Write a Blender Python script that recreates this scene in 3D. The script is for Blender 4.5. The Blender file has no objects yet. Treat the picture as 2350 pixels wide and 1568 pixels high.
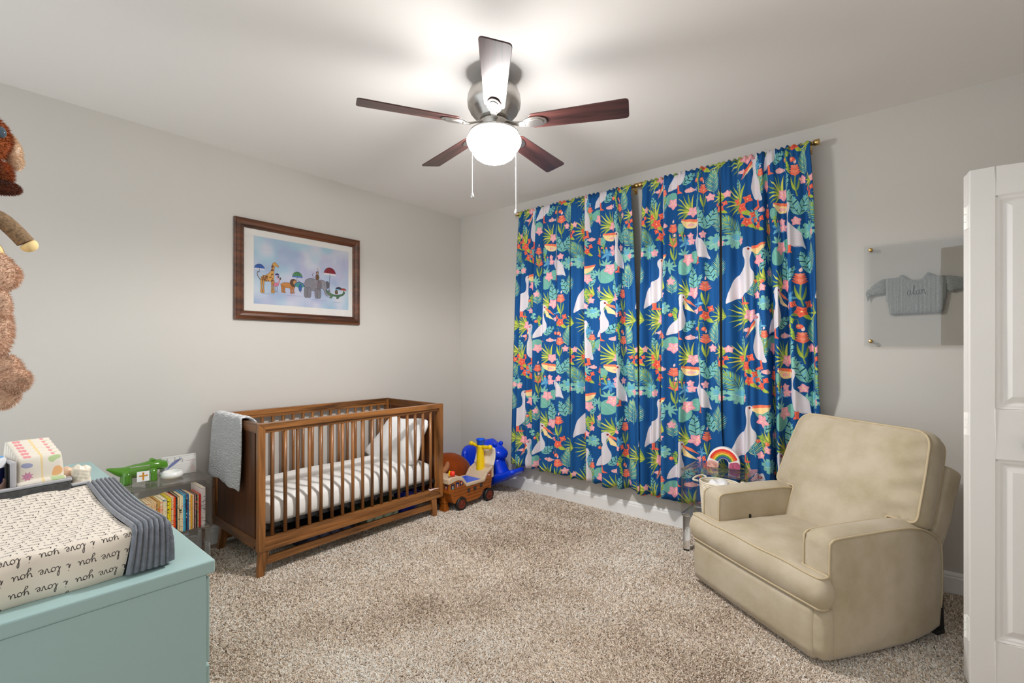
# Nursery: crib, recliner, bird-print curtains, ceiling fan, dresser and toys, built from scratch
WORLD = 1.15
LAMP = 72.0
SPOT = 140.0
EXPO = 0.38
PILE = 85000
import bpy, bmesh, math, random
import numpy as np
from mathutils import Vector, Matrix, Euler
from mathutils.geometry import delaunay_2d_cdt
PI = math.pi
rnd = random.Random(7)
scene = bpy.context.scene
COL = scene.collection

# ------------------------------------------------------------------ helpers: objects
def link(o):
    COL.objects.link(o); return o

def tag(o, label=None, cat=None, group=None, kind=None):
    if label: o['label'] = label
    if cat: o['category'] = cat
    if group: o['group'] = group
    if kind: o['kind'] = kind
    return o

def thing(name, label, cat, loc=(0, 0, 0), rz=0.0, group=None):
    o = link(bpy.data.objects.new(name, None))
    o.empty_display_size = 0.05
    o.location = loc; o.rotation_euler = (0, 0, rz)
    return tag(o, label, cat, group)

def wmat(o):
    m = Matrix.LocRotScale(o.location, o.rotation_euler, o.scale)
    if o.parent:
        return wmat(o.parent) @ o.matrix_parent_inverse @ m
    return m

def put(name, me, mat, parent=None, local=False):
    o = link(bpy.data.objects.new(name, me))
    if mat is not None:
        for m in (mat if isinstance(mat, (list, tuple)) else [mat]):
            me.materials.append(m)
    if parent is not None:
        o.parent = parent
        if not local:
            o.matrix_parent_inverse = wmat(parent).inverted()
    return o

def dup(root, loc, label=None, group=None):
    def cp(o, p):
        c = o.copy(); COL.objects.link(c)
        if p is not None:
            pin = o.matrix_parent_inverse.copy(); c.parent = p; c.matrix_parent_inverse = pin
        for k in o.children: cp(k, c)
        return c
    r = cp(root, None); r.location = loc
    if label: r['label'] = label
    if group: r['group'] = group
    return r

class MB:
    """collects shapes into ONE mesh"""
    def __init__(s):
        s.v = []; s.f = []; s.uv = []; s.mi = []; s.hasuv = False
    def add(s, vs, fs, uvs=None, mi=0):
        b = len(s.v); s.v += [tuple(p) for p in vs]
        for k, f in enumerate(fs):
            s.f.append([b + i for i in f]); s.mi.append(mi)
            if uvs is not None: s.hasuv = True; s.uv.append(uvs[k])
            else: s.uv.append([(0, 0)] * len(f))
        return s
    def box(s, x0, x1, y0, y1, z0, z1, mi=0, M=None):
        vs = [(x, y, z) for x in (x0, x1) for y in (y0, y1) for z in (z0, z1)]
        if M is not None: vs = [M @ Vector(p) for p in vs]
        return s.add(vs, [(0, 1, 3, 2), (4, 6, 7, 5), (0, 4, 5, 1), (2, 3, 7, 6), (0, 2, 6, 4), (1, 5, 7, 3)], mi=mi)
    def hexa(s, bot, top, mi=0):
        """bot/top: four points each, same winding"""
        return s.add(list(bot) + list(top), [(3, 2, 1, 0), (4, 5, 6, 7), (0, 1, 5, 4), (1, 2, 6, 5), (2, 3, 7, 6), (3, 0, 4, 7)], mi=mi)
    def tube(s, pts, r, n=8, closed=False, caps=True, mi=0, up=None):
        pts = [Vector(p) for p in pts]; N = len(pts)
        rs = r if isinstance(r, (list, tuple)) else [r] * N
        rings = []; prev = None
        for i, p in enumerate(pts):
            if closed: t = pts[(i + 1) % N] - pts[i - 1]
            else: t = pts[min(i + 1, N - 1)] - pts[max(i - 1, 0)]
            if t.length < 1e-9: t = Vector((0, 0, 1))
            t.normalize()
            if prev is None:
                a = Vector(up) if up else (Vector((0, 0, 1)) if abs(t.z) < .9 else Vector((1, 0, 0)))
                u = t.cross(a).normalized()
            else:
                u = prev - t * prev.dot(t)
                u = u.normalized() if u.length > 1e-6 else t.orthogonal().normalized()
            prev = u; w = t.cross(u)
            rings.append([p + (u * math.cos(2 * PI * k / n) + w * math.sin(2 * PI * k / n)) * rs[i] for k in range(n)])
        vs = [q for g in rings for q in g]; fs = []
        for i in range(N if closed else N - 1):
            j = (i + 1) % N
            for k in range(n):
                fs.append((i * n + k, i * n + (k + 1) % n, j * n + (k + 1) % n, j * n + k))
        if not closed and caps:
            fs.append(tuple(range(n))[::-1]); fs.append(tuple((N - 1) * n + k for k in range(n)))
        return s.add(vs, fs, mi=mi)
    def lathe(s, prof, n=32, M=None, mi=0, cap=True):
        """prof: list of (r, z)"""
        vs = []; fs = []
        for r, z in prof:
            for k in range(n):
                a = 2 * PI * k / n; p = Vector((r * math.cos(a), r * math.sin(a), z))
                vs.append(M @ p if M is not None else p)
        for i in range(len(prof) - 1):
            for k in range(n):
                fs.append((i * n + k, i * n + (k + 1) % n, (i + 1) * n + (k + 1) % n, (i + 1) * n + k))
        if cap:
            if prof[0][0] > 1e-5: fs.append(tuple(range(n))[::-1])
            if prof[-1][0] > 1e-5: fs.append(tuple((len(prof) - 1) * n + k for k in range(n)))
        return s.add(vs, fs, mi=mi)
    def ball(s, c, rx, ry=None, rz=None, n=20, m=12, M=None, mi=0):
        ry = ry or rx; rz = rz or rx
        vs = []; fs = []
        for i in range(m + 1):
            t = PI * i / m
            for k in range(n):
                a = 2 * PI * k / n
                p = Vector((rx * math.sin(t) * math.cos(a), ry * math.sin(t) * math.sin(a), rz * math.cos(t)))
                if M is not None: p = M @ p
                vs.append(p + Vector(c))
        for i in range(m):
            for k in range(n):
                fs.append((i * n + k, (i + 1) * n + k, (i + 1) * n + (k + 1) % n, i * n + (k + 1) % n))
        return s.add(vs, fs, mi=mi)
    def prism(s, poly, a0, a1, axes='xyz', mi=0):
        """extrude a 2-D polygon (in axes[0], axes[1]) along axes[2]"""
        ix = ['xyz'.index(c) for c in axes]
        def P(p, h):
            q = [0, 0, 0]; q[ix[0]] = p[0]; q[ix[1]] = p[1]; q[ix[2]] = h; return q
        n = len(poly); vs = [P(p, a0) for p in poly] + [P(p, a1) for p in poly]
        fs = [tuple(range(n))[::-1], tuple(range(n, 2 * n))] + [(i, (i + 1) % n, n + (i + 1) % n, n + i) for i in range(n)]
        return s.add(vs, fs, mi=mi)
    def grid(s, rows, uvrows=None, closed=False, mi=0):
        R = len(rows); Cn = len(rows[0]); vs = [p for r in rows for p in r]; fs = []; uvs = [] if uvrows else None
        for i in range(R - 1):
            for k in range(Cn if closed else Cn - 1):
                j = (k + 1) % Cn
                fs.append((i * Cn + k, i * Cn + j, (i + 1) * Cn + j, (i + 1) * Cn + k))
                if uvrows: uvs.append([uvrows[i][k], uvrows[i][k + 1], uvrows[i + 1][k + 1], uvrows[i + 1][k]])
        return s.add(vs, fs, uvs, mi)
    def mesh(s, name, smooth=False, weld=True, M=None):
        me = bpy.data.meshes.new(name)
        vs = s.v if M is None else [tuple(M @ Vector(p)) for p in s.v]
        me.from_pydata(vs, [], s.f); me.update()
        if any(s.mi): me.polygons.foreach_set('material_index', s.mi)
        if s.hasuv:
            l = me.uv_layers.new(name='UVMap'); flat = [c for f in s.uv for p in f for c in p]
            l.data.foreach_set('uv', flat)
        bm = bmesh.new(); bm.from_mesh(me)
        if weld: bmesh.ops.remove_doubles(bm, verts=bm.verts, dist=1e-6)
        bmesh.ops.recalc_face_normals(bm, faces=bm.faces)
        bm.to_mesh(me); bm.free()
        if smooth: me.polygons.foreach_set('use_smooth', [True] * len(me.polygons))
        return me
    def build(s, name, mat, parent=None, smooth=False, bevel=0, seg=2, sub=0, solid=0, auto=None, local=False, M=None, weld=True):
        me = s.mesh(name, smooth or auto is not None, weld, M)
        o = put(name, me, mat, parent, local)
        if solid:
            m = o.modifiers.new('sol', 'SOLIDIFY'); m.thickness = solid; m.offset = 0
        if bevel:
            m = o.modifiers.new('bev', 'BEVEL'); m.width = bevel; m.segments = seg; m.limit_method = 'ANGLE'; m.angle_limit = 0.6
        if sub:
            m = o.modifiers.new('sub', 'SUBSURF'); m.levels = sub; m.render_levels = sub
        if auto is not None:
            try:
                with bpy.context.temp_override(object=o, active_object=o, selected_objects=[o], selected_editable_objects=[o]):
                    bpy.ops.object.shade_auto_smooth(angle=auto)
            except Exception:
                pass
        return o

def smooth_poly(pts, n=6, closed=True):
    """Catmull-Rom through the points"""
    N = len(pts); out = []
    rng = range(N if closed else N - 1)
    for i in rng:
        if closed: p0, p1, p2, p3 = pts[i - 1], pts[i], pts[(i + 1) % N], pts[(i + 2) % N]
        else: p0, p1, p2, p3 = pts[max(i - 1, 0)], pts[i], pts[i + 1], pts[min(i + 2, N - 1)]
        for k in range(n):
            t = k / n
            out.append(tuple(0.5 * (2 * b + (c - a) * t + (2 * a - 5 * b + 4 * c - d) * t * t + (3 * b - a - 3 * c + d) * t ** 3)
                             for a, b, c, d in zip(p0, p1, p2, p3)))
    if not closed: out.append(tuple(pts[-1]))
    return out

def round_poly(pts, r, n=5):
    """polygon with rounded corners; r: a number or one per corner"""
    out = []; N = len(pts)
    for i in range(N):
        rr = r[i] if isinstance(r, (list, tuple)) else r
        p = Vector(pts[i]); a = Vector(pts[i - 1]) - p; b = Vector(pts[(i + 1) % N]) - p
        if rr <= 0: out.append(tuple(p)); continue
        d = min(rr, a.length * .49, b.length * .49)
        A = p + a.normalized() * d; B = p + b.normalized() * d
        for k in range(n + 1):
            t = k / n
            out.append(tuple((1 - t) ** 2 * A + 2 * t * (1 - t) * p + t * t * B))
    return out

def resample(poly, step):
    out = []
    N = len(poly)
    for i in range(N):
        a = Vector(poly[i]); b = Vector(poly[(i + 1) % N]); L = (b - a).length
        k = max(1, int(round(L / step)))
        for j in range(k): out.append(tuple(a.lerp(b, j / k)))
    return out

def slab(mb, outline, step, ftop, fbot, bulge=0.0, nring=4, to3=lambda u, v, n: (u, v, n), mi=0):
    """a cushion-like solid over a 2-D outline: ftop/fbot(u, v, d) give its two faces (d = distance to the edge)"""
    P = resample(outline, step); n = len(P)
    A = np.array(P); B = np.roll(A, -1, 0)
    area = 0.5 * np.sum(A[:, 0] * B[:, 1] - B[:, 0] * A[:, 1])
    if area < 0: P = P[::-1]; A = np.array(P); B = np.roll(A, -1, 0)
    def dist(p):
        ab = B - A; ap = p - A
        t = np.clip((ap * ab).sum(1) / np.maximum((ab * ab).sum(1), 1e-12), 0, 1)
        return np.sqrt(((ap - ab * t[:, None]) ** 2).sum(1).min())
    def inside(p):
        x, y = p; c = False
        cond = (A[:, 1] > y) != (B[:, 1] > y)
        xs = (B[:, 0] - A[:, 0]) * (y - A[:, 1]) / np.where(B[:, 1] == A[:, 1], 1e-12, B[:, 1] - A[:, 1]) + A[:, 0]
        return bool(np.sum(cond & (x < xs)) % 2)
    pts = list(P)
    u = A[:, 0].min() + step * .5
    row = 0
    while u < A[:, 0].max():
        v = A[:, 1].min() + step * (.5 if row % 2 else .25)
        while v < A[:, 1].max():
            if inside((u, v)) and dist(np.array((u, v))) > step * .45: pts.append((u, v))
            v += step
        u += step * .9; row += 1
    vs2, _, fs2, *_ = delaunay_2d_cdt([Vector(p) for p in pts], [(i, (i + 1) % n) for i in range(n)], [], 1, 1e-7)
    ds = [0.0 if i < n else dist(np.array(p)) for i, p in enumerate(vs2)]
    T = [to3(p[0], p[1], ftop(p[0], p[1], d)) for p, d in zip(vs2, ds)]
    Bt = [to3(p[0], p[1], fbot(p[0], p[1], d)) for p, d in zip(vs2, ds)]
    mb.add(T, [tuple(f) for f in fs2], mi=mi); mb.add(Bt, [tuple(f)[::-1] for f in fs2], mi=mi)
    nrm = []
    for i in range(n):
        t = A[(i + 1) % n] - A[i - 1]; L = np.hypot(*t) or 1
        nrm.append((t[1] / L, -t[0] / L))
    rings = []
    for k in range(nring + 1):
        s = k / nring; off = bulge * math.sin(PI * s)
        rings.append([to3(P[i][0] + nrm[i][0] * off, P[i][1] + nrm[i][1] * off,
                          fbot(*P[i], 0) * (1 - s) + ftop(*P[i], 0) * s) for i in range(n)])
    mb.grid(rings, closed=True, mi=mi)
    loopT = [to3(p[0], p[1], ftop(*p, 0)) for p in P]; loopB = [to3(p[0], p[1], fbot(*p, 0)) for p in P]
    return loopT, loopB

# ------------------------------------------------------------------ helpers: materials
def s2l(c):
    return c / 12.92 if c <= 0.04045 else ((c + 0.055) / 1.055) ** 2.4
def C8(r, g, b, k=1.0):
    return tuple(min(0.95, s2l(x / 255) * k) for x in (r, g, b)) + (1,)

def nodes(name):
    m = bpy.data.materials.new(name); m.use_nodes = True
    nt = m.node_tree; b = nt.nodes['Principled BSDF']
    return m, nt, b

def N(nt, t, **kw):
    n = nt.nodes.new(t)
    for k, v in kw.items():
        if k.startswith('i_'): n.inputs[k[2:].replace('_', ' ')].default_value = v
        else: setattr(n, k, v)
    return n

def coords(nt, scale=(1, 1, 1), kind='Object', rot=(0, 0, 0)):
    tc = N(nt, 'ShaderNodeTexCoord'); mp = N(nt, 'ShaderNodeMapping')
    mp.inputs['Scale'].default_value = scale; mp.inputs['Rotation'].default_value = rot
    nt.links.new(tc.outputs[kind], mp.inputs['Vector']); return mp.outputs['Vector']

def plain(name, col, rough=.6, metal=0.0, var=.06, vscale=6, bump=0, bscale=80, spec=.5, sheen=0, coat=0):
    """paint / plastic / metal: a base colour with a soft procedural variation and an optional fine bump"""
    m, nt, b = nodes(name)
    b.inputs['Roughness'].default_value = rough; b.inputs['Metallic'].default_value = metal
    b.inputs['Specular IOR Level'].default_value = spec
    if sheen: b.inputs['Sheen Weight'].default_value = sheen; b.inputs['Sheen Roughness'].default_value = .4
    if coat: b.inputs['Coat Weight'].default_value = coat; b.inputs['Coat Roughness'].default_value = .08
    v = coords(nt)
    nz = N(nt, 'ShaderNodeTexNoise'); nz.inputs['Scale'].default_value = vscale; nz.inputs['Detail'].default_value = 4
    nt.links.new(v, nz.inputs['Vector'])
    rp = N(nt, 'ShaderNodeValToRGB')
    rp.color_ramp.elements[0].position = .3; rp.color_ramp.elements[1].position = .7
    rp.color_ramp.elements[0].color = tuple(c * (1 - var) for c in col[:3]) + (1,)
    rp.color_ramp.elements[1].color = tuple(min(1, c * (1 + var)) for c in col[:3]) + (1,)
    nt.links.new(nz.outputs['Fac'], rp.inputs['Fac']); nt.links.new(rp.outputs['Color'], b.inputs['Base Color'])
    if bump:
        n2 = N(nt, 'ShaderNodeTexNoise'); n2.inputs['Scale'].default_value = bscale; n2.inputs['Detail'].default_value = 3
        nt.links.new(v, n2.inputs['Vector'])
        bp = N(nt, 'ShaderNodeBump'); bp.inputs['Strength'].default_value = bump; bp.inputs['Distance'].default_value = .004
        nt.links.new(n2.outputs['Fac'], bp.inputs['Height']); nt.links.new(bp.outputs['Normal'], b.inputs['Normal'])
    return m

def wood(name, dark, mid, axis='y', rough=.4, fine=1.0, coat=0.0):
    m, nt, b = nodes(name)
    sc = {'x': (1.6, 22, 22), 'y': (22, 1.6, 22), 'z': (22, 22, 1.6)}[axis]
    v = coords(nt, tuple(s * fine for s in sc))
    n1 = N(nt, 'ShaderNodeTexNoise'); n1.inputs['Scale'].default_value = 1.0; n1.inputs['Detail'].default_value = 6; n1.inputs['Distortion'].default_value = .8
    nt.links.new(v, n1.inputs['Vector'])
    v2 = coords(nt, tuple(s * fine * 5 for s in sc))
    n2 = N(nt, 'ShaderNodeTexNoise'); n2.inputs['Scale'].default_value = 1.0; n2.inputs['Detail'].default_value = 3
    nt.links.new(v2, n2.inputs['Vector'])
    mx = N(nt, 'ShaderNodeMath', operation='MULTIPLY_ADD'); mx.inputs[1].default_value = .35
    nt.links.new(n2.outputs['Fac'], mx.inputs[0]); nt.links.new(n1.outputs['Fac'], mx.inputs[2])
    rp = N(nt, 'ShaderNodeValToRGB')
    rp.color_ramp.elements[0].position = .45; rp.color_ramp.elements[1].position = .85
    rp.color_ramp.elements[0].color = dark; rp.color_ramp.elements[1].color = mid
    nt.links.new(mx.outputs[0], rp.inputs['Fac']); nt.links.new(rp.outputs['Color'], b.inputs['Base Color'])
    b.inputs['Roughness'].default_value = rough
    if coat: b.inputs['Coat Weight'].default_value = coat; b.inputs['Coat Roughness'].default_value = .15
    bp = N(nt, 'ShaderNodeBump'); bp.inputs['Strength'].default_value = .08; bp.inputs['Distance'].default_value = .002
    nt.links.new(n2.outputs['Fac'], bp.inputs['Height']); nt.links.new(bp.outputs['Normal'], b.inputs['Normal'])
    return m

def imgmat(name, img, rough=.8, scale=(1, 1, 1), uv=True, bumpscale=0, bump=.1, sheen=0):
    m, nt, b = nodes(name)
    tc = N(nt, 'ShaderNodeTexCoord'); t = N(nt, 'ShaderNodeTexImage'); t.image = img; t.extension = 'REPEAT'
    nt.links.new(tc.outputs['UV'], t.inputs['Vector']); nt.links.new(t.outputs['Color'], b.inputs['Base Color'])
    b.inputs['Roughness'].default_value = rough
    if sheen: b.inputs['Sheen Weight'].default_value = sheen
    if bumpscale:
        nz = N(nt, 'ShaderNodeTexNoise'); nz.inputs['Scale'].default_value = bumpscale
        nt.links.new(tc.outputs['Object'], nz.inputs['Vector'])
        bp = N(nt, 'ShaderNodeBump'); bp.inputs['Strength'].default_value = bump; bp.inputs['Distance'].default_value = .003
        nt.links.new(nz.outputs['Fac'], bp.inputs['Height']); nt.links.new(bp.outputs['Normal'], b.inputs['Normal'])
    return m

def thin_clear(name, tint=(.96, .96, .95, 1), refl=1.0, ior=1.49):
    """clear acrylic sheet: what lies behind shows, the surface mirrors by Fresnel"""
    m = bpy.data.materials.new(name); m.use_nodes = True; nt = m.node_tree; nt.nodes.clear()
    out = N(nt, 'ShaderNodeOutputMaterial'); tr = N(nt, 'ShaderNodeBsdfTransparent'); gl = N(nt, 'ShaderNodeBsdfGlossy')
    tr.inputs['Color'].default_value = tint; gl.inputs['Roughness'].default_value = .03
    fr = N(nt, 'ShaderNodeFresnel'); ge = N(nt, 'ShaderNodeNewGeometry'); mi = N(nt, 'ShaderNodeMix')
    mi.inputs['A'].default_value = ior; mi.inputs['B'].default_value = 1 / ior      # same mirror on the way in and out
    nt.links.new(ge.outputs['Backfacing'], mi.inputs['Factor']); nt.links.new(mi.outputs['Result'], fr.inputs['IOR'])
    ml = N(nt, 'ShaderNodeMath', operation='MULTIPLY'); ml.inputs[1].default_value = refl; ml.use_clamp = True
    mx = N(nt, 'ShaderNodeMixShader')
    nt.links.new(fr.outputs[0], ml.inputs[0]); nt.links.new(ml.outputs[0], mx.inputs['Fac'])
    nt.links.new(tr.outputs[0], mx.inputs[1]); nt.links.new(gl.outputs[0], mx.inputs[2]); nt.links.new(mx.outputs[0], out.inputs['Surface'])
    return m

# ------------------------------------------------------------------ helpers: printed patterns (drawn by the script itself)
class Canvas:
    def __init__(s, w, h, bg, px=1.0, wrap=False, ss=2):
        """w, h in drawing units, px = pixels per unit"""
        s.k = px * ss; s.tf = (1, 1, 0, 0); s.ss = ss; s.wrap = wrap; s.w = w; s.h = h
        s.W = int(round(w * px)) * ss; s.H = int(round(h * px)) * ss
        s.a = np.empty((s.H, s.W, 3), np.float32); s.a[:] = np.array(bg, np.float32) / 255
    def fill(s, poly, col, alpha=1.0):
        p = (np.array(poly, float) * s.tf[:2] + s.tf[2:]) * s.k; c = np.array(col, np.float32) / 255
        offs = [(dx, dy) for dx in (-s.W, 0, s.W) for dy in (-s.H, 0, s.H)] if s.wrap else [(0, 0)]
        for dx, dy in offs:
            q = p + (dx, dy)
            x0 = max(0, int(q[:, 0].min())); x1 = min(s.W, int(q[:, 0].max()) + 2)
            y0 = max(0, int(q[:, 1].min())); y1 = min(s.H, int(q[:, 1].max()) + 2)
            if x0 >= x1 or y0 >= y1: continue
            X = np.arange(x0, x1) + .5; Y = np.arange(y0, y1) + .5
            ins = np.zeros((len(Y), len(X)), bool)
            n = len(q)
            for i in range(n):
                ax, ay = q[i]; bx, by = q[(i + 1) % n]
                if ay == by: continue
                rows = (ay > Y) != (by > Y)
                if not rows.any(): continue
                xi = (bx - ax) * (Y[rows] - ay) / (by - ay) + ax
                ins[rows] ^= X[None, :] < xi[:, None]
            sub = s.a[y0:y1, x0:x1]
            sub[ins] = sub[ins] * (1 - alpha) + c * alpha
    def ell(s, x, y, rx, ry, col, rot=0, alpha=1.0, n=24):
        ca, sa = math.cos(rot), math.sin(rot)
        s.fill([(x + rx * math.cos(t) * ca - ry * math.sin(t) * sa, y + rx * math.cos(t) * sa + ry * math.sin(t) * ca)
                for t in [2 * PI * i / n for i in range(n)]], col, alpha)
    def line(s, pts, w, col, alpha=1.0, taper=False):
        pts = [Vector(p) for p in pts]; L = []; R = []; n = len(pts)
        for i, p in enumerate(pts):
            t = (pts[min(i + 1, n - 1)] - pts[max(i - 1, 0)])
            if t.length < 1e-9: continue
            t.normalize(); ww = w * .5
            if taper: ww *= max(.08, 1 - i / (n - 1))
            nn = Vector((-t.y, t.x)) * ww; L.append(p + nn); R.append(p - nn)
        for i in range(len(L) - 1):
            s.fill([L[i], L[i + 1], R[i + 1], R[i]], col, alpha)
    def curve(s, pts, w, col, n=6, **kw):
        s.line(smooth_poly(pts, n, False), w, col, **kw)
    def wash(s, seed, amp, scale):
        """broad soft colour clouds"""
        r = np.random.RandomState(seed)
        gy, gx = int(scale), int(scale * s.W / s.H) + 1
        g = r.rand(gy + 2, gx + 2)
        yy = np.linspace(0, gy, s.H); xx = np.linspace(0, gx, s.W)
        iy = yy.astype(int); ix = xx.astype(int); fy = (yy - iy); fx = (xx - ix)
        fy = fy * fy * (3 - 2 * fy); fx = fx * fx * (3 - 2 * fx)
        g00 = g[iy][:, ix]; g01 = g[iy][:, ix + 1]; g10 = g[iy + 1][:, ix]; g11 = g[iy + 1][:, ix + 1]
        v = (g00 * (1 - fx) + g01 * fx) * (1 - fy)[:, None] + (g10 * (1 - fx) + g11 * fx) * fy[:, None]
        return np.clip((v - .5) * amp + .5, 0, 1).astype(np.float32)
    def image(s, name):
        a = s.a.reshape(s.H // s.ss, s.ss, s.W // s.ss, s.ss, 3).mean((1, 3))
        h, w = a.shape[:2]
        im = bpy.data.images.new(name, w, h, alpha=False)
        px = np.ones((h, w, 4), np.float32); px[:, :, :3] = a[::-1]
        im.pixels.foreach_set(px.ravel()); im.update(); im.pack()
        return im

GL = {  # cursive letters: (advance, strokes), x-height = 1, y up
 'i': (.75, [[(0, .1), (.28, 1), (.25, .3), (.42, 0), (.75, .25)], [(.32, 1.45), (.36, 1.6)]]),
 'l': (.8, [[(0, .15), (.5, 1.4), (.52, 2.0), (.36, 2.05), (.26, 1.4), (.3, .3), (.5, 0), (.8, .25)]]),
 'o': (1.0, [[(.6, 1), (.2, .85), (.08, .35), (.36, 0), (.72, .3), (.72, .8), (.5, 1), (.6, .8), (1.0, .95)]]),
 'v': (.95, [[(0, .9), (.14, 1), (.3, .5), (.44, 0), (.7, .6), (.72, 1), (.95, .9)]]),
 'e': (.9, [[(0, .3), (.48, .55), (.52, .9), (.3, 1), (.12, .6), (.2, .1), (.5, 0), (.9, .3)]]),
 'y': (1.1, [[(0, .8), (.14, 1), (.2, .4), (.42, .1), (.72, .55), (.82, 1), (.76, 0), (.58, -.9), (.3, -1), (.3, -.6), (.8, -.1), (1.1, .3)]]),
 'u': (1.15, [[(0, .7), (.12, 1), (.16, .3), (.4, 0), (.7, .5), (.8, 1), (.82, .3), (.98, 0), (1.15, .25)]]),
 'a': (1.15, [[(.72, .85), (.4, 1), (.1, .6), (.16, .1), (.48, 0), (.74, .6), (.8, 1), (.8, .3), (.95, 0), (1.15, .25)]]),
 'n': (1.1, [[(0, .8), (.12, 1), (.15, .05), (.22, .55), (.5, 1), (.7, .8), (.72, .2), (.88, 0), (1.1, .25)]]),
 'h': (1.1, [[(0, .2), (.4, 1.4), (.44, 2), (.3, 2.05), (.2, 1.3), (.18, .03), (.26, .6), (.5, 1), (.7, .75), (.72, .2), (.88, 0), (1.1, .25)]]),
 'b': (1.0, [[(0, .2), (.4, 1.4), (.44, 2), (.3, 2.05), (.2, 1.3), (.2, .2), (.48, 0), (.78, .4), (.62, .9), (.36, .8), (.7, .8), (1.0, .85)]]),
 ' ': (.9, []),
}
def script(text, x, y, h, up=1):
    """cursive strokes for a text; h = x-height"""
    out = []
    for ch in text:
        adv, st = GL[ch]
        for q in st:
            out.append([(x + px * h, y + up * py * h) for px, py in smooth_poly(q, 5, False)])
        x += adv * h
    return out, x
# ------------------------------------------------------------------ camera and colour management
cam = bpy.data.cameras.new('camera'); camo = link(bpy.data.objects.new('camera', cam))
camo.location = (3.666, -3.516, 1.329); camo.rotation_euler = (PI / 2, 0, math.radians(40.03))
cam.sensor_width = 36; cam.lens = 36 * 1083 / 2350; cam.shift_y = 21 / 2350; cam.clip_start = .02
scene.camera = camo
vs = scene.view_settings
scene.display_settings.display_device = 'sRGB'
vs.view_transform = 'Standard'; vs.look = 'None'; vs.gamma = 1; vs.use_curve_mapping = False; vs.exposure = EXPO
cy = scene.cycles
cy.max_bounces = 10; cy.diffuse_bounces = 5; cy.glossy_bounces = 4; cy.transmission_bounces = 8; cy.transparent_max_bounces = 16
cy.caustics_reflective = False; cy.caustics_refractive = False; cy.sample_clamp_indirect = 6
try: cy.use_denoising = True
except Exception: pass

w = bpy.data.worlds.new('world'); scene.world = w; w.use_nodes = True
bg = w.node_tree.nodes['Background']; bg.inputs['Color'].default_value = (.90, .955, 1.0, 1); bg.inputs['Strength'].default_value = WORLD

KA = 1.25
def A(r, g, b, k=1.0): return C8(r, g, b, KA * k)

m_wall = plain('greige_wall_paint', A(187, 183, 177), .85, var=.012, vscale=1.5, bump=.03, bscale=220)
m_ceil = plain('white_ceiling_paint', A(219, 216, 212), .9, var=.012, vscale=1.2, bump=.04, bscale=160)
m_trim = plain('white_trim_paint', A(222, 221, 219), .42, var=.01)
m_door = plain('white_door_paint', A(210, 207, 203), .45, var=.012)

H = 2.743; RX = 4.36; BY = -4.40
def struct(name, mb, mat, parent=None, **k):
    o = mb.build(name, mat, parent, **k)
    o['kind'] = 'structure'; return o
struct('ceiling', MB().box(-.12, RX + .12, BY - .12, .12, H, H + .12), m_ceil)
struct('wall_left', MB().box(-.12, 0, BY - .12, .12, -.05, H), m_wall)
struct('wall_front', MB().box(0, RX, 0, .12, -.05, H), m_wall)
struct('wall_right', MB().box(RX, RX + .12, BY - 1.6, .12, -.05, H), m_wall)      # far stretch unseen, added to keep outside light off the dresser end

def board(name, pts):
    """skirting board: a moulded profile run along a straight wall; pts = wall line start, end, inward normal"""
    (a, b, nx) = pts; a = Vector(a); b = Vector(b); nx = Vector(nx)
    prof = [(0, 0), (.014, 0), (.014, .092), (.011, .098), (.011, .108), (.006, .118), (.003, .122), (0, .122)]
    mb = MB(); rows = [[p + nx * d + Vector((0, 0, z)) for d, z in prof] for p in (a, b)]
    mb.grid(rows); mb.add(rows[0], [tuple(range(8))]); mb.add(rows[1], [tuple(range(8))[::-1]])
    struct(name, mb, m_trim)
board('baseboard_left', ((0, BY, 0), (0, 0, 0), (1, 0, 0)))
board('baseboard_front', ((0, 0, 0), (RX, 0, 0), (0, -1, 0)))
board('baseboard_right', ((RX, 0, 0), (RX, BY, 0), (-1, 0, 0)))

# ------------------------------------------------------------------ carpet: a backing with a real cut pile
m, nt, b = nodes('carpet_backing')
v = coords(nt, (1, 1, 1)); nz = N(nt, 'ShaderNodeTexNoise'); nz.inputs['Scale'].default_value = 160; nz.inputs['Detail'].default_value = 4
nt.links.new(v, nz.inputs['Vector']); rp = N(nt, 'ShaderNodeValToRGB')
rp.color_ramp.elements[0].position = .35; rp.color_ramp.elements[1].position = .7
rp.color_ramp.elements[0].color = A(90, 76, 64); rp.color_ramp.elements[1].color = A(180, 164, 148)
nt.links.new(nz.outputs['Fac'], rp.inputs['Fac']); nt.links.new(rp.outputs['Color'], b.inputs['Base Color'])
b.inputs['Roughness'].default_value = 1; b.inputs['Specular IOR Level'].default_value = .1
m_back = m
floor = struct('floor', MB().box(-.12, RX + .12, BY - .12, .12, -.06, 0), m_back)

m, nt, b = nodes('carpet_yarn')
at = N(nt, 'ShaderNodeAttribute'); at.attribute_name = 'tone'
rp = N(nt, 'ShaderNodeValToRGB'); rp.color_ramp.elements[0].color = A(142, 124, 107); rp.color_ramp.elements[1].color = A(254, 240, 222)
e = rp.color_ramp.elements.new(.5); e.color = A(218, 200, 180)
nt.links.new(at.outputs['Fac'], rp.inputs['Fac']); nt.links.new(rp.outputs['Color'], b.inputs['Base Color'])
b.inputs['Roughness'].default_value = 1; b.inputs['Specular IOR Level'].default_value = .0
m_yarn = m

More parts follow.
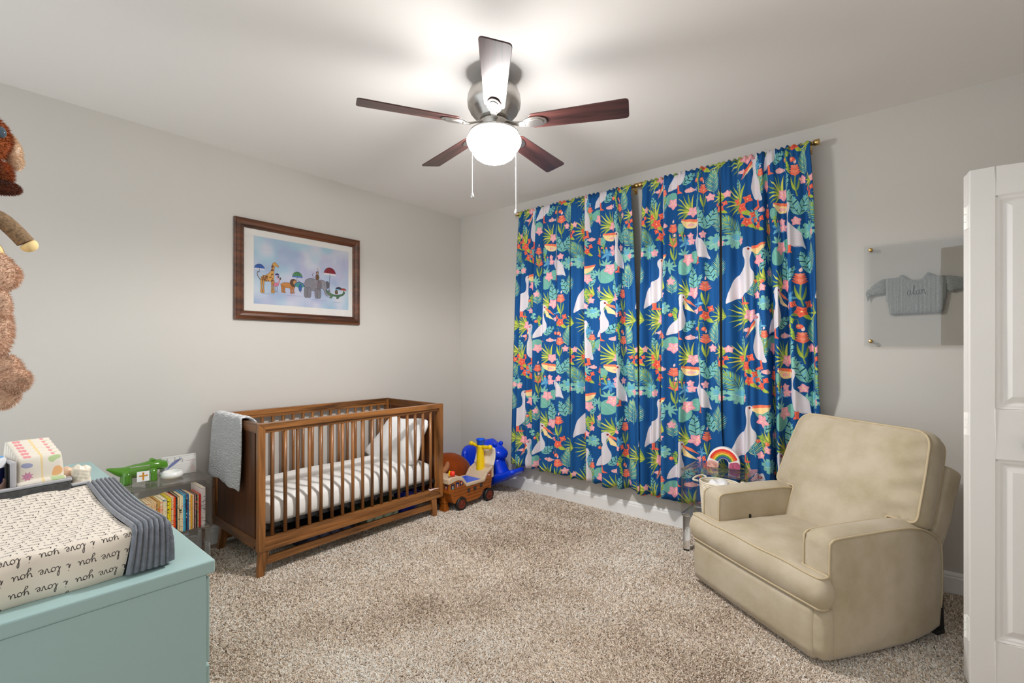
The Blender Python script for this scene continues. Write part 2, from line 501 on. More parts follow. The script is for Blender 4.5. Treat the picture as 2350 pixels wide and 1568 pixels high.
def carpet():
    R = np.random.RandomState(3)
    cx, cyy = camo.location.x, camo.location.y
    P = []
    # more yarn ends close to the lens than far from it
    for x0, x1, y0, y1, den in ((.0, 4.34, -3.7, -.015, PILE),):
        n = int((x1 - x0) * (y1 - y0) * den)
        p = np.stack([R.uniform(x0, x1, n), R.uniform(y0, y1, n)], 1)
        P.append(p)
    p = np.concatenate(P)
    d = np.hypot(p[:, 0] - cx, p[:, 1] - cyy)
    # leave out ground that furniture hides from every useful side
    keep = ~((p[:, 0] < 2.25) & (p[:, 1] < -3.1)) & ~((p[:, 0] < .1) & (p[:, 1] < -1))
    keep &= R.rand(len(p)) < np.clip(2.2 / d, .3, 1.0) ** 1.3
    p = p[keep]; d = d[keep]; n = len(p)
    wv = np.clip(.0019 * np.sqrt(d / 1.8), .0016, .0045)                      # strand width
    def lowf(sc, seed):
        r = np.random.RandomState(seed); s = np.zeros(n)
        for k in range(6):
            a = r.uniform(0, 6.28); f = sc * r.uniform(.6, 1.6)
            s += np.sin((p[:, 0] * math.cos(a) + p[:, 1] * math.sin(a)) * f + r.uniform(0, 6.28))
        return s / 3
    lean = R.uniform(0, 2 * PI, n)
    nap = lowf(5, 1) + .8 * lowf(13, 5)                                       # which way the nap lies, in soft patches
    hgt = R.uniform(.007, .0125, n) * (1 + .10 * nap)
    run = R.uniform(.003, .011, n); cur = lean + R.normal(0, 1.1, n)
    lx = np.cos(lean) * run + .006 * nap; ly = np.sin(lean) * run + .004 * lowf(6, 9)
    side = lean + PI / 2 + R.normal(0, .5, n); sx = np.cos(side) * wv; sy = np.sin(side) * wv
    V = np.empty((n, 5, 3), np.float32)
    V[:, 0] = np.stack([p[:, 0] - sx, p[:, 1] - sy, np.zeros(n)], 1)
    V[:, 1] = np.stack([p[:, 0] + sx, p[:, 1] + sy, np.zeros(n)], 1)
    V[:, 2] = np.stack([p[:, 0] + lx * .55 + sx, p[:, 1] + ly * .55 + sy, hgt * .75], 1)
    V[:, 3] = np.stack([p[:, 0] + lx * .55 - sx, p[:, 1] + ly * .55 - sy, hgt * .75], 1)
    V[:, 4] = np.stack([p[:, 0] + lx * .6 + np.cos(cur) * .0075, p[:, 1] + ly * .6 + np.sin(cur) * .0075, hgt], 1)
    me = bpy.data.meshes.new('carpet_pile')
    me.vertices.add(n * 5); me.vertices.foreach_set('co', V.ravel())
    base = (np.arange(n) * 5)[:, None]
    idx = np.concatenate([base + np.array([[0, 1, 2, 3]]), base + np.array([[3, 2, 4]])], 1).astype(np.int32)
    me.loops.add(n * 7); me.loops.foreach_set('vertex_index', idx.ravel())
    st = np.stack([np.arange(n) * 7, np.arange(n) * 7 + 4], 1).astype(np.int32).ravel()
    me.polygons.add(n * 2); me.polygons.foreach_set('loop_start', st)
    try: me.polygons.foreach_set('loop_total', np.tile([4, 3], n).astype(np.int32))
    except Exception: pass
    me.update(calc_edges=True); me.validate()
    tone = np.clip(R.beta(2.2, 2.0, n) + .09 * lowf(5, 21) + .10 * np.tanh(2 * lowf(3.2, 33)) + .07 * lowf(15, 40), 0, 1)
    a = me.attributes.new('tone', 'FLOAT', 'POINT'); a.data.foreach_set('value', np.repeat(tone, 5).astype(np.float32))
    o = put('carpet_pile', me, m_yarn, floor)
    o['kind'] = 'stuff'
carpet()

# ------------------------------------------------------------------ bifold closet door, folded open at the right
def leaf_panels(mb, w, h, t, panels, face=-1):
    """a moulded two-panel leaf; local x along the width, z up, front face at y = 0, back at y = t"""
    mb.box(0, w, .012, t, 0, h)
    xs = (0, panels[0][0], panels[0][1], w)
    mb.box(0, xs[1], 0, .014, 0, h); mb.box(xs[2], w, 0, .014, 0, h)
    zs = [0] + [z for p in panels for z in (p[2], p[3])] + [h]
    for i in range(0, len(zs), 2): mb.box(xs[1], xs[2], 0, .014, zs[i], zs[i + 1])
    for x0, x1, z0, z1 in panels:
        steps = [(0, .0), (.008, .005), (.014, .005), (.024, .012), (.048, .003), (.052, .003)]
        loops = [[(x0 + i, d, z0 + i), (x1 - i, d, z0 + i), (x1 - i, d, z1 - i), (x0 + i, d, z1 - i)] for i, d in steps]
        mb.grid(loops, closed=True); mb.add(loops[-1], [(0, 1, 2, 3)])
ang = math.atan2(-.945 + .968, 3.996 - 3.848)
dr = thing('door_1', None, None, (3.848, -.968, .022), ang)
dr['kind'] = 'structure'
DW, DH = .42, 2.007
mb = MB(); leaf_panels(mb, DW, DH, .035, [(.072, DW - .072, .20, .895), (.072, DW - .072, 1.085, 1.90)])
lf = mb.build('door_leaf', m_door, dr, local=True, bevel=.0025)
mb = MB(); leaf_panels(mb, DW, DH, .035, [(.072, DW - .072, .20, .895), (.072, DW - .072, 1.085, 1.90)])
mb.build('door_leaf', m_door, dr, local=True, bevel=.0025, M=Matrix.Translation((0, .08, 0)) @ Matrix.Rotation(.05, 4, 'Z') @ Matrix.Diagonal((1, -1, 1, 1)))
m_hinge = plain('painted_hinge', A(226, 224, 219), .4)
for z in (.22, 1.02, 1.83):
    mb = MB(); mb.box(-.0025, 0, .004, .034, z - .045, z + .045)
    for k in range(3): mb.tube([(-.004, .036, z - .045 + k * .03), (-.004, .036, z - .017 + k * .03)], .005, 10)
    mb.build('hinge', m_hinge, dr, local=True)
m_nickel = plain('satin_nickel', (.62, .60, .57, 1), .28, 1.0, var=.02)
mb = MB(); K = Matrix.Translation((.162, 0, .957)) @ Matrix.Rotation(PI / 2, 4, 'X')
mb.lathe([(.0, -.001), (.011, -.001), (.010, .004), (.006, .007), (.006, .014), (.013, .020), (.016, .026), (.013, .031), (0, .033)], 24, K)
mb.build('knob', m_nickel, dr, smooth=True, local=True)
# ------------------------------------------------------------------ ceiling fan with its lit bowl
FX, FY = 2.039, -1.722
m_steel = plain('brushed_nickel', (.55, .53, .50, 1), .3, 1.0, var=.03)
m_blade = wood('dark_rosewood', A(30, 19, 19), A(84, 48, 44), 'x', .33, .8, .25)
m_bladetop = m_blade
m, nt, b = nodes('lit_frosted_glass')
b.inputs['Base Color'].default_value = (.9, .9, .9, 1); b.inputs['Emission Color'].default_value = (1, .99, .985, 1); b.inputs['Emission Strength'].default_value = LAMP
m_bowl = m
fan = thing('ceiling_fan', 'five-blade ceiling fan in dark wood and brushed nickel with a lit glass bowl', 'ceiling fan', (FX, FY, H))
T = Matrix.Translation((FX, FY, 0))
mb = MB(); mb.lathe([(.060, H), (.066, H - .006), (.066, H - .030), (.072, H - .050), (.098, H - .062), (.122, H - .082), (.135, H - .112), (.138, H - .142), (.134, H - .168), (.124, H - .182), (.122, H - .192), (.112, H - .197), (.112, H - .204), (.101, H - .209), (.101, H - .216), (.09, H - .222), (.09, H - .229), (.075, H - .235), (.0, H - .235)], 48, T)
mb.build('motor_housing', m_steel, fan, smooth=True, auto=.5)
mb = MB(); mb.lathe([(.0, H - .236), (.072, H - .236), (.075, H - .25), (.062, H - .275), (.062, H - .29), (.126, H - .297), (.130, H - .306), (.126, H - .309), (0, H - .309)], 40, T)  # wide bottom lip added to block the bowl's upward light on the ceiling
mb.build('light_fitter', m_steel, fan, smooth=True, auto=.5)
mb = MB(); mb.lathe([(.06, 2.438), (.085, 2.437), (.115, 2.43), (.134, 2.418), (.140, 2.405), (.138, 2.39), (.128, 2.37), (.118, 2.358), (.112, 2.345), (.098, 2.325), (.075, 2.309), (.045, 2.300), (.0, 2.297)], 56, T)
mb.build('glass_bowl', m_bowl, fan, smooth=True)
a0 = math.atan2(-math.cos(math.radians(40.03)) + .045 * math.sin(math.radians(40.03)), math.sin(math.radians(40.03)) + .045 * math.cos(math.radians(40.03)))
for k in range(5):
    ang = a0 + k * 2 * PI / 5
    B = Matrix.Translation((FX, FY, 2.482)) @ Matrix.Rotation(ang, 4, 'Z') @ Matrix.Rotation(math.radians(-12.5), 4, 'X')
    w0, w1, r0, r1 = .050, .066, .185, .672
    out = round_poly([(r0, -w0), (r1, -w1), (r1, w1), (r0, w0)], [.03, .022, .022, .03], 6)
    mb = MB(); mb.prism([(p[0], p[1]) for p in out], -.003, .003)
    # keep the grain along each blade: local mesh, own object matrix
    o = mb.build('fan_blade', m_blade, None, bevel=.0015)
    o.parent = fan; o.matrix_parent_inverse = wmat(fan).inverted()
    o.location = B.to_translation(); o.rotation_euler = B.to_euler()
    mb = MB()
    arm = smooth_poly([(.07, .0, .012), (.10, 0, .002), (.13, 0, -.008), (.165, 0, -.0105)], 5, False)
    rows = []
    for i, p in enumerate(arm):
        ww = .012 + .006 * abs(1 - 2 * i / (len(arm) - 1))
        rows.append([(p[0], -ww, p[2] - .004), (p[0], ww, p[2] - .004), (p[0], ww, p[2] + .004), (p[0], -ww, p[2] + .004)])
    mb.grid(rows, closed=True); mb.add(rows[0], [(0, 1, 2, 3)]); mb.add(rows[-1], [(3, 2, 1, 0)])
    mb.prism(smooth_poly([(.155, -.016), (.19, -.034), (.235, -.034), (.268, -.018), (.275, 0), (.268, .018), (.235, .034), (.19, .034), (.155, .016)], 4), -.0105, -.0035)
    mb.prism(smooth_poly([(.17, -.010), (.20, -.022), (.24, -.022), (.258, 0), (.24, .022), (.20, .022), (.17, .010)], 4), -.0145, -.0095)
    o = mb.build('blade_bracket', m_steel, None, bevel=.002)
    o.parent = fan; o.matrix_parent_inverse = wmat(fan).inverted()
    o.location = B.to_translation(); o.rotation_euler = B.to_euler()
m_chain = plain('chrome_bead_chain', (.8, .8, .8, 1), .2, .9, var=.02)
Rv = Vector((math.cos(math.radians(40.03)), math.sin(math.radians(40.03)), 0)); Fv = Vector((-Rv.y, Rv.x, 0))
for lat, dep, zt, zb in ((-.106, -.07, 2.43, 2.115), (.112, -.02, 2.43, 2.05)):
    c = Vector((FX, FY, 0)) + Rv * lat + Fv * dep
    mb = MB()
    z = zt
    mb.tube([(c.x, c.y, zt), (c.x, c.y, zb)], .0011, 6)
    while z > zb:
        mb.ball((c.x, c.y, z), .0019, n=6, m=4); z -= .0062
    ch = mb.build('pull_chain', m_chain, fan, smooth=True)
    mb = MB(); Tm = Matrix.Translation((c.x, c.y, zb - .028))
    mb.lathe([(.0, -.002), (.006, .0), (.0095, .006), (.0095, .012), (.006, .02), (.0025, .028), (0, .029)], 16, Tm)
    mb.build('pull_knob', m_chain, ch, smooth=True)
# the bulb's light leaving the bowl downward and sideways
ld = bpy.data.lights.new('bulb_light', 'SPOT'); ld.energy = SPOT; ld.spot_size = math.radians(176); ld.spot_blend = .35; ld.shadow_soft_size = .07
ld.color = (1, .99, .985)
lo = link(bpy.data.objects.new('bulb_light', ld)); lo.location = (FX, FY, 2.305); lo.parent = fan; lo.matrix_parent_inverse = wmat(fan).inverted()
# ------------------------------------------------------------------ curtain print, drawn as polygons into one repeat
TW, TH = 1080, 1340
NAVY = (6, 78, 138); TEAL = (125, 186, 170); MINT = (112, 176, 160); SKY = (96, 168, 200); BLUE2 = (70, 138, 190)
LIME = (170, 188, 66); OLIVE = (128, 152, 72); CORAL = (238, 100, 72); RED = (226, 74, 52); PINK = (240, 158, 170); LPINK = (246, 190, 190)
WHT = (212, 206, 211); CREAM = (240, 212, 150); DK = (12, 62, 92)
cv = Canvas(TW, TH, NAVY, .82, True)
def pt(x, y, a, r): return (x + math.cos(a) * r, y + math.sin(a) * r)
def leafp(x, y, a, L, wd, bend=0):
    """outline of a leaf from its base"""
    up = []; dn = []
    for i in range(9):
        t = i / 8; ww = wd * math.sin(PI * t ** .8) ** .9
        aa = a + bend * t; c = pt(x, y, a + bend * t * .5, L * t)
        up.append(pt(*c, aa + PI / 2, ww)); dn.append(pt(*c, aa - PI / 2, ww))
    return up + dn[::-1]
def banana(x, y, a, L, wd, c1=TEAL, c2=SKY):
    cv.fill(leafp(x, y, a, L, wd), c1)
    for i in range(6):
        t = .16 + .125 * i; c = pt(x, y, a, L * t); ww = wd * math.sin(PI * t ** .8) ** .9
        for sg in (1, -1):
            e = pt(*pt(*c, a, L * .12), a + sg * PI / 2, ww * 1.02)
            cv.line([c, e], 7, DK if (i + (sg > 0)) % 2 else c2)
    cv.line([pt(x, y, a, 0), pt(x, y, a, L * .95)], 3, DK)
def palm(x, y, a, L, n=11, col=MINT, col2=(186, 200, 138), wd=4.5):
    n = n + 2
    cv.curve([pt(x, y, a, 0), pt(x, y, a, L)], 5, col)
    for i in range(n):
        t = .1 + .88 * i / (n - 1); c = pt(x, y, a, L * t); l = L * .52 * (1 - .62 * abs(t - .35) / .65)
        for sg in (1, -1):
            cv.fill(leafp(*c, a + sg * (1.2 - .6 * t), l, wd, -sg * .35), col if (i + (sg > 0)) % 3 else col2)
    cv.fill(leafp(*pt(x, y, a, L * .95), a, L * .28, wd), col2)
def grass(x, y, a, L, n=9, spread=1.5):
    for i in range(n):
        t = i / (n - 1) - .5
        cv.fill(leafp(x, y, a + t * spread, L * (1.05 - .5 * abs(t)), 8, t * 1.3), (LIME, OLIVE, (206, 204, 84))[i % 3])
def flower(x, y, r, col=PINK, c2=LPINK, n=5, ph=.3):
    for i in range(n):
        a = ph + 2 * PI * i / n
        cv.fill(leafp(x, y, a, r * 1.05, r * .40), col); cv.fill(leafp(*pt(x, y, a, r * .15), a, r * .6, r * .13), c2)
    cv.ell(x, y, r * .12, r * .12, (250, 214, 150))
def blueleaf(x, y, r, col=BLUE2, n=6, ph=0):
    for i in range(n): cv.fill(leafp(x, y, ph + 2 * PI * i / n, r, r * .17), col if i % 2 else SKY)
def star(x, y, r, n=7, ph=.2):
    for i in range(n): cv.fill(leafp(x, y, ph - PI * .95 + i * PI * 1.3 / (n - 1), r * (1 - .12 * (i % 2)), r * .13), TEAL)
def ginger(x, y, s=1.0):
    cv.curve([(x, y + 40 * s), (x - 4 * s, y + 120 * s), (x + 6 * s, y + 190 * s)], 7 * s, OLIVE)
    cv.fill(leafp(x, y + 150 * s, -PI * .66, 115 * s, 9 * s, .5), LIME); cv.fill(leafp(x, y + 150 * s, -PI * .34, 115 * s, 9 * s, -.5), OLIVE)
    for i in range(4):
        yy = y + (34 - i * 19) * s; ww = (50 - 7 * i) * s
        for sg in (-1, 1): cv.fill(leafp(x, yy, -PI / 2 + sg * .85, ww * 1.1, 9 * s, sg * .55), (240, 120, 90) if i % 2 else CORAL)
        cv.fill(leafp(x, yy + 8 * s, -PI / 2, ww * .95, 10 * s), (244, 140, 108) if i % 2 else (240, 116, 86))
    cv.fill(leafp(x, y - 48 * s, -PI / 2 + .2, 34 * s, 8 * s), (246, 200, 190))
def redflowers(x, y, s=1.0):
    cv.fill(leafp(x, y + 20 * s, .5, 90 * s, 20 * s), LIME); cv.fill(leafp(x, y + 10 * s, PI - .3, 70 * s, 18 * s), OLIVE)
    for dx, dy, r in ((0, 0, 46), (50, -62, 34), (-48, -60, 30)):
        flower(x + dx * s, y + dy * s, r * s, CORAL, RED, 5 if r > 40 else 4, .5)
def vine(x, y, s=1.0):
    pts = smooth_poly([(x + 10 * s, y - 70 * s), (x - 10 * s, y - 20 * s), (x + 8 * s, y + 30 * s), (x + 14 * s, y + 90 * s)], 5, False)
    cv.line(pts, 5 * s, OLIVE)
    for i, p in enumerate(pts[::2]):
        for sg in (-1, 1): cv.fill(leafp(*p, sg * 1.1 + PI / 2 - PI / 2, 34 * s, 9 * s) if sg > 0 else leafp(*p, PI + .6, 34 * s, 9 * s), LIME if i % 2 else (140, 180, 70))
    for dx, dy in ((58, 0), (-44, -10)):
        cv.curve([(x, y - 40 * s), (x + dx * .8 * s, y + (dy - 60) * s), (x + dx * s, y + (dy - 18) * s)], 4 * s, OLIVE)
        cv.ell(x + dx * s, y + dy * s, 20 * s, 20 * s, CORAL); cv.ell(x + (dx - 4) * s, y + (dy - 4) * s, 9 * s, 10 * s, (248, 160, 120))
def monstera(x, y, r, flip=1):
    o = []
    for i in range(36):
        a = 2 * PI * i / 36; rr = r * (1.0 + .1 * math.cos(a * 2)) * (1 if i % 4 else .70)
        o.append((x + flip * math.cos(a) * rr, y + math.sin(a) * rr * .95))
    cv.fill(smooth_poly(o, 3), TEAL)
    cv.fill([(px * .5 + x * .5, py * .42 + (y - r * .35) * .58) for px, py in smooth_poly(o, 3)], SKY, .8)
    cv.line([(x - flip * r * .8, y + r * .3), (x + flip * r * .8, y - r * .2)], 5, (170, 212, 196))
    for k in (-.4, 0, .4): cv.line([(x + flip * k * r, y - k * r * .2 + r * .05), (x + flip * (k + .25) * r, y + r * .6)], 3, (170, 212, 196))
def heart(x, y, r, rot=0):
    cv.fill([pt(x, y, rot + a, r * (1 - .28 * math.cos(a) ** 2 + .35 * math.cos(a / 2) ** 8)) for a in [2 * PI * i / 28 - PI for i in range(28)]], MINT)
    cv.line([pt(x, y, rot, -r * .6), pt(x, y, rot, r * .9)], 3, (150, 200, 180))
def fish(x, y, s=1.0, flip=1):
    cv.ell(x, y, 52 * s, 22 * s, (238, 176, 172)); cv.fill([(x + flip * 44 * s, y), (x + flip * 82 * s, y - 24 * s), (x + flip * 72 * s, y), (x + flip * 84 * s, y + 24 * s)], (196, 190, 214))
    cv.fill([(x - 15 * s, y - 18 * s), (x + 10 * s, y - 34 * s), (x + 24 * s, y - 16 * s)], PINK)
    cv.ell(x - flip * 34 * s, y - 5 * s, 3 * s, 3 * s, (70, 60, 90)); cv.line([(x - flip * 20 * s, y - 14 * s), (x - flip * 16 * s, y + 14 * s)], 2, (220, 120, 120))
def wing(x, y, s, flip):
    for k in range(5):
        c = pt(x, y, PI / 2, 26 * k * s)
        cv.curve([(c[0] - flip * 40 * s, c[1] - 30 * s), (c[0], c[1] + 8 * s), (c[0] + flip * 55 * s, c[1] + 10 * s)], 3.2, (234, 204, 204))
def body(pts): cv.fill(smooth_poly(pts, 5), WHT)
def eye(x, y): cv.ell(x, y, 10, 10, (170, 60, 50)); cv.ell(x, y, 5, 5, (90, 20, 30))

# greenery first, birds over it
palm(610, 470, -PI / 2, 210, 12); palm(570, 1040, -PI / 2 + .05, 190, 12); palm(655, 1400, -PI * .62, 190, 11, MINT)
palm(810, 1480, -PI * .68, 230, 12, MINT, LIME); palm(945, 640, -PI * .55, 170, 10); palm(70, 560, -PI / 2, 150, 9); palm(1010, 1150, -PI * .42, 170, 10)
banana(560, 470, -PI * .63, 190, 44); banana(335, 560, -PI * .52, 240, 42); banana(345, 560, -PI * .30, 190, 34)
banana(490, 1345, -PI * .62, 220, 40); banana(490, 1345, -PI * .34, 210, 40); banana(225, 905, -PI * .22, 150, 40); banana(370, 1150, -PI * .42, 160, 30)
banana(850, 1070, -PI * .6, 120, 36); banana(1040, 420, -PI * .45, 190, 40); banana(1000, 1010, -PI * .5, 230, 40)
grass(300, 560, PI * 1.05, 190, 8, 1.6); grass(930, 800, PI * 1.06, 240, 10, 1.5); grass(690, 790, PI * 1.06, 170, 8, 1.4)
grass(320, 1160, PI * 1.15, 200, 9, 1.7); grass(870, 1170, PI * 1.18, 210, 10, 1.8); grass(690, 1090, PI * 1.0, 130, 6, 1.2); grass(1080, 500, PI * 1.1, 130, 7, 1.5)
monstera(595, 130, 88); monstera(775, 130, 88, -1); monstera(1060, 690, 70)
heart(225, 310, 82, .8); heart(335, 235, 56, .2); heart(990, 260, 60, -.4); heart(60, 1010, 70, 1.2); heart(190, 1310, 46, -.6)
blueleaf(400, 665, 68); blueleaf(250, 95, 75, BLUE2, 6, .4); blueleaf(1010, 880, 60); blueleaf(265, 1470 - TH + 0, 0.1); blueleaf(940, 1330, 66, BLUE2, 6, .3)
star(235, 215, 80); star(380, 1190, 90, 7, .1); star(970, 1300, 80); star(40, 300, 80); star(480, 1480 - TH, 60)
ginger(480, 515, 1.15); ginger(478, 985, 1.1); ginger(90, 80, 1.1); ginger(80, 1290, 1.05); ginger(1050, 1010 - 60, .8)
redflowers(478, 775); redflowers(860, 1215, 1.1); redflowers(905, 1480 - TH + 1200, .9); redflowers(645, 1190, .7); redflowers(1010, 40, .8)
vine(405, 895); vine(1000, 510, .8); vine(95, 760, .85); vine(215, 1375, .5)
# pelican with a full pouch, looking left
body([(385, 1228), (352, 1250), (366, 1300), (372, 1360), (344, 1425), (352, 1490), (384, 1560), (430, 1588), (490, 1592), (532, 1612), (516, 1560), (500, 1500), (462, 1440), (420, 1405), (404, 1370), (416, 1310), (424, 1262), (412, 1236)])
cv.fill(smooth_poly([(212, 1232), (226, 1278), (270, 1308), (330, 1312), (368, 1292), (372, 1258)], 4), CREAM)
cv.fill([(204, 1224), (290, 1226), (376, 1238), (374, 1264), (300, 1252), (214, 1240)], (240, 120, 84)); fish(300, 1282, .55); eye(386, 1254); wing(450, 1480, 1, 1)
cv.fill([(392, 1580), (430, 1580), (424, 1628), (440, 1642), (360, 1646), (362, 1632), (394, 1622)], CORAL)
# pelican looking right, beak level
body([(904, 208), (870, 222), (864, 262), (880, 320), (868, 390), (800, 430), (740, 490), (708, 570), (684, 672), (724, 660), (770, 640), (830, 632), (900, 580), (948, 500), (952, 440), (924, 390), (916, 320), (930, 260), (934, 224)])
cv.fill(smooth_poly([(934, 228), (944, 262), (990, 276), (1050, 250), (1084, 196)], 4), CREAM); cv.fill([(930, 208), (1000, 196), (1096, 184), (1084, 204), (1000, 222), (932, 232)], (240, 120, 84)); eye(908, 228); wing(800, 500, 1, -1)
cv.fill([(814, 626), (852, 626), (850, 672), (908, 684), (890, 698), (808, 690), (818, 672)], CORAL)
# pelican looking down to the right, beak open
body([(214, 566), (176, 588), (172, 640), (190, 700), (160, 760), (100, 800), (50, 860), (22, 940), (70, 932), (130, 916), (200, 900), (246, 850), (252, 790), (226, 720), (216, 650), (246, 616), (246, 586)])
cv.fill([(228, 628), (246, 700), (346, 740), (300, 690), (240, 618)], CREAM); cv.fill([(236, 600), (300, 630), (352, 690), (300, 660), (236, 622)], (240, 120, 84)); eye(226, 596); wing(150, 800, .9, -1)
cv.fill([(150, 906), (184, 900), (190, 960), (224, 986), (140, 980), (152, 960)], CORAL)
# pelican catching a fish
body([(984, 770), (950, 800), (952, 860), (966, 920), (950, 990), (940, 1070), (966, 1150), (1010, 1172), (1060, 1180), (1050, 1110), (1040, 1020), (1000, 960), (990, 880), (1006, 820), (1004, 786)])
cv.fill([(954, 840), (960, 880), (880, 980), (920, 910)], CREAM); fish(890, 912, .7, -1); cv.fill([(950, 830), (962, 850), (910, 920), (872, 984), (900, 910)], CORAL); eye(974, 806); wing(1000, 1050, .7, 1)
cv.fill([(990, 1165), (1024, 1165), (1030, 1212), (1040, 1236), (956, 1250), (960, 1236), (1000, 1212)], CORAL)
for x, y, r in ((275, 252, 58), (335, 555, 56), (322, 1165, 52), (920, 790, 58), (80, 1060, 54), (1010, 330, 56)): flower(x, y, r)
for x, y, r in ((640, 150, 34), (840, 150, 36), (545, 1065, 38), (310, 1430, 36), (365, 725, 32), (470, 1390, 38), (700, 1070, 34), (60, 440, 36), (985, 620, 34), (300, 40, 30), (1045, 560, 34)): flower(x, y, r, PINK, LPINK, 5, .9)
fish(295, 965, .9); fish(1060, 1260, .8, -1)
cv.a = np.clip(cv.a, 0, 1)
CURT = cv.image('curtain_print')
m, nt, b = nodes('printed_curtain_cloth')
tc = N(nt, 'ShaderNodeTexCoord'); t = N(nt, 'ShaderNodeTexImage'); t.image = CURT; t.extension = 'REPEAT'
nt.links.new(tc.outputs['UV'], t.inputs['Vector'])
gm = N(nt, 'ShaderNodeHueSaturation'); gm.inputs['Value'].default_value = 1.08; gm.inputs['Saturation'].default_value = .97
nt.links.new(t.outputs['Color'], gm.inputs['Color']); nt.links.new(gm.outputs['Color'], b.inputs['Base Color'])
b.inputs['Roughness'].default_value = .85; b.inputs['Specular IOR Level'].default_value = .2
m_curt = m

UPM = 1274.0                       # drawing units per metre of cloth
ZREF, CYREF = 1.195, 1255.0        # the level-beaked pelican's head sits at this height
m_brass = plain('brushed_brass', (.62, .42, .16, 1), .3, 1.0, var=.05)
m_lining = plain('white_header_tape', A(215, 212, 206), .9)

def curtain(label, xt0, xt1, xb0, xb1, flat, uref, folds, seed, push=0.0, zb=.25):
    """folds: (fraction, depth, width) valleys toward the wall; flat: sewn width; uref = (fraction, print units)"""
    r = random.Random(seed); nx, nz = 150, 60
    ph = [r.uniform(0, 6.28) for _ in range(6)]
    zt = 2.622
    base = []
    for i in range(nx + 1):                       # where the cloth sits across the panel, folds included
        s = i / nx
        d = .024 * math.sin(2 * PI * 4.3 * s + ph[0]) + .013 * math.sin(2 * PI * 8.1 * s + ph[1])
        for c, dep, wd in folds: d += dep * math.exp(-((s - c) / wd) ** 2)
        base.append(d)
    # arc-length parametrisation of the folded section, so that print foreshortens on the fold walls
    W = xb1 - xb0; acc = [0]
    for i in range(nx):
        acc.append(acc[-1] + math.hypot(W / nx, (base[i + 1] - base[i]) * 1.5))
    tot = acc[-1]
    rows = []; uvs = []
    for j in range(nz + 1):
        q = j / nz; z = zt + (zb - zt) * q
        zz = max(0, (zt - z - .07) / (zt - zb - .07))
        amp = min(1, .35 + zz * 1.6)
        ruff = math.exp(-max(0, zt - z) / .10)
        row = []; uv = []
        for i in range(nx + 1):
            s = i / nx
            e = zz ** .7
            x = (xt0 + (xt1 - xt0) * s) * (1 - e) + (xb0 + (xb1 - xb0) * s) * e
            sway = .012 * math.sin(2 * PI * 1.3 * s + 2.2 * zz + ph[2]) * zz
            x += .010 * math.sin(2 * PI * 3.1 * s + 3 * zz + ph[3]) * min(zz * 3, 1)
            y = -.122 + base[i] * amp + sway + push * zz * s
            y += ruff * .010 * math.sin(2 * PI * 17 * s + ph[4] + 1.3 * math.sin(9 * s))
            dz = 0
            if j == nz: dz = .008 * math.sin(2 * PI * 5 * s + ph[5])
            if zt - z < .075:      # rod pocket: the cloth bulges round the rod
                t = (zt - z) / .075; y = y * .55 + (-.09 - .022 * math.sin(PI * t)) * .45
                dz += .006 * math.sin(2 * PI * 15 * s + ph[1]) * (1 - t)
            for xa, xb, zc, yc in ((2.47, 2.96, .56, -.112), (3.03, 3.4, .90, -.050)):   # pushed back by the table and the recliner
                if z < zc + .25:
                    g = min(1, max(0, min((x - xa) / .10, (xb - x) / .10))); h_ = min(1, max(0, (zc + .25 - z) / .25)); q_ = g * h_
                    y = y * (1 - q_) + max(y, yc + .010 * math.sin(40 * x)) * q_
            zlim = min(y, -.03)
            row.append((x, zlim, z + dz + .004 * math.sin(2 * PI * 2.2 * s + ph[0]) * zz))
            uu = acc[i] / tot; u0 = uref[1] + (uu - uref[0]) * flat * UPM
            vv = CYREF - (z - ZREF) * UPM
            uv.append((u0 / TW, 1 - vv / TH))
        rows.append(row); uvs.append(uv)
    mb = MB(); mb.grid(rows, uvs)
    o = mb.build('curtain', m_curt, None, smooth=True, solid=.0022)
    tag(o, label, 'curtain', 'bird-print curtains')
    return o
# the two panels of each rod are cut alike from the same cloth
curtain('blue bird-print curtain panel nearest the room corner, left half of the corner-side rod', .895, 1.480, .790, 1.468, .88, (1.0, 655), [(.08, .05, .03), (.20, -.02, .03), (.33, .05, .03), (.62, .03, .025)], 3, zb=.255)
curtain('blue bird-print curtain panel on the right half of the corner-side rod', 1.484, 2.022, 1.472, 2.100, .88, (0.0, 655), [(.20, .045, .03), (.47, .06, .03), (.56, -.03, .04), (.80, .03, .03)], 5, zb=.245)
curtain('blue bird-print curtain panel on the left half of the chair-side rod', 2.112, 2.676, 2.085, 2.706, .88, (1.0, 655), [(.10, .05, .03), (.27, .085, .028), (.34, -.035, .03), (.72, .02, .04)], 11, zb=.235)
curtain('blue bird-print curtain panel behind the beige recliner, far right', 2.680, 3.205, 2.709, 3.278, .88, (0.0, 655), [(.44, -.03, .035), (.52, .075, .022), (.60, -.04, .04), (.72, .06, .025), (.9, .04, .05)], 17, push=.035, zb=.24)

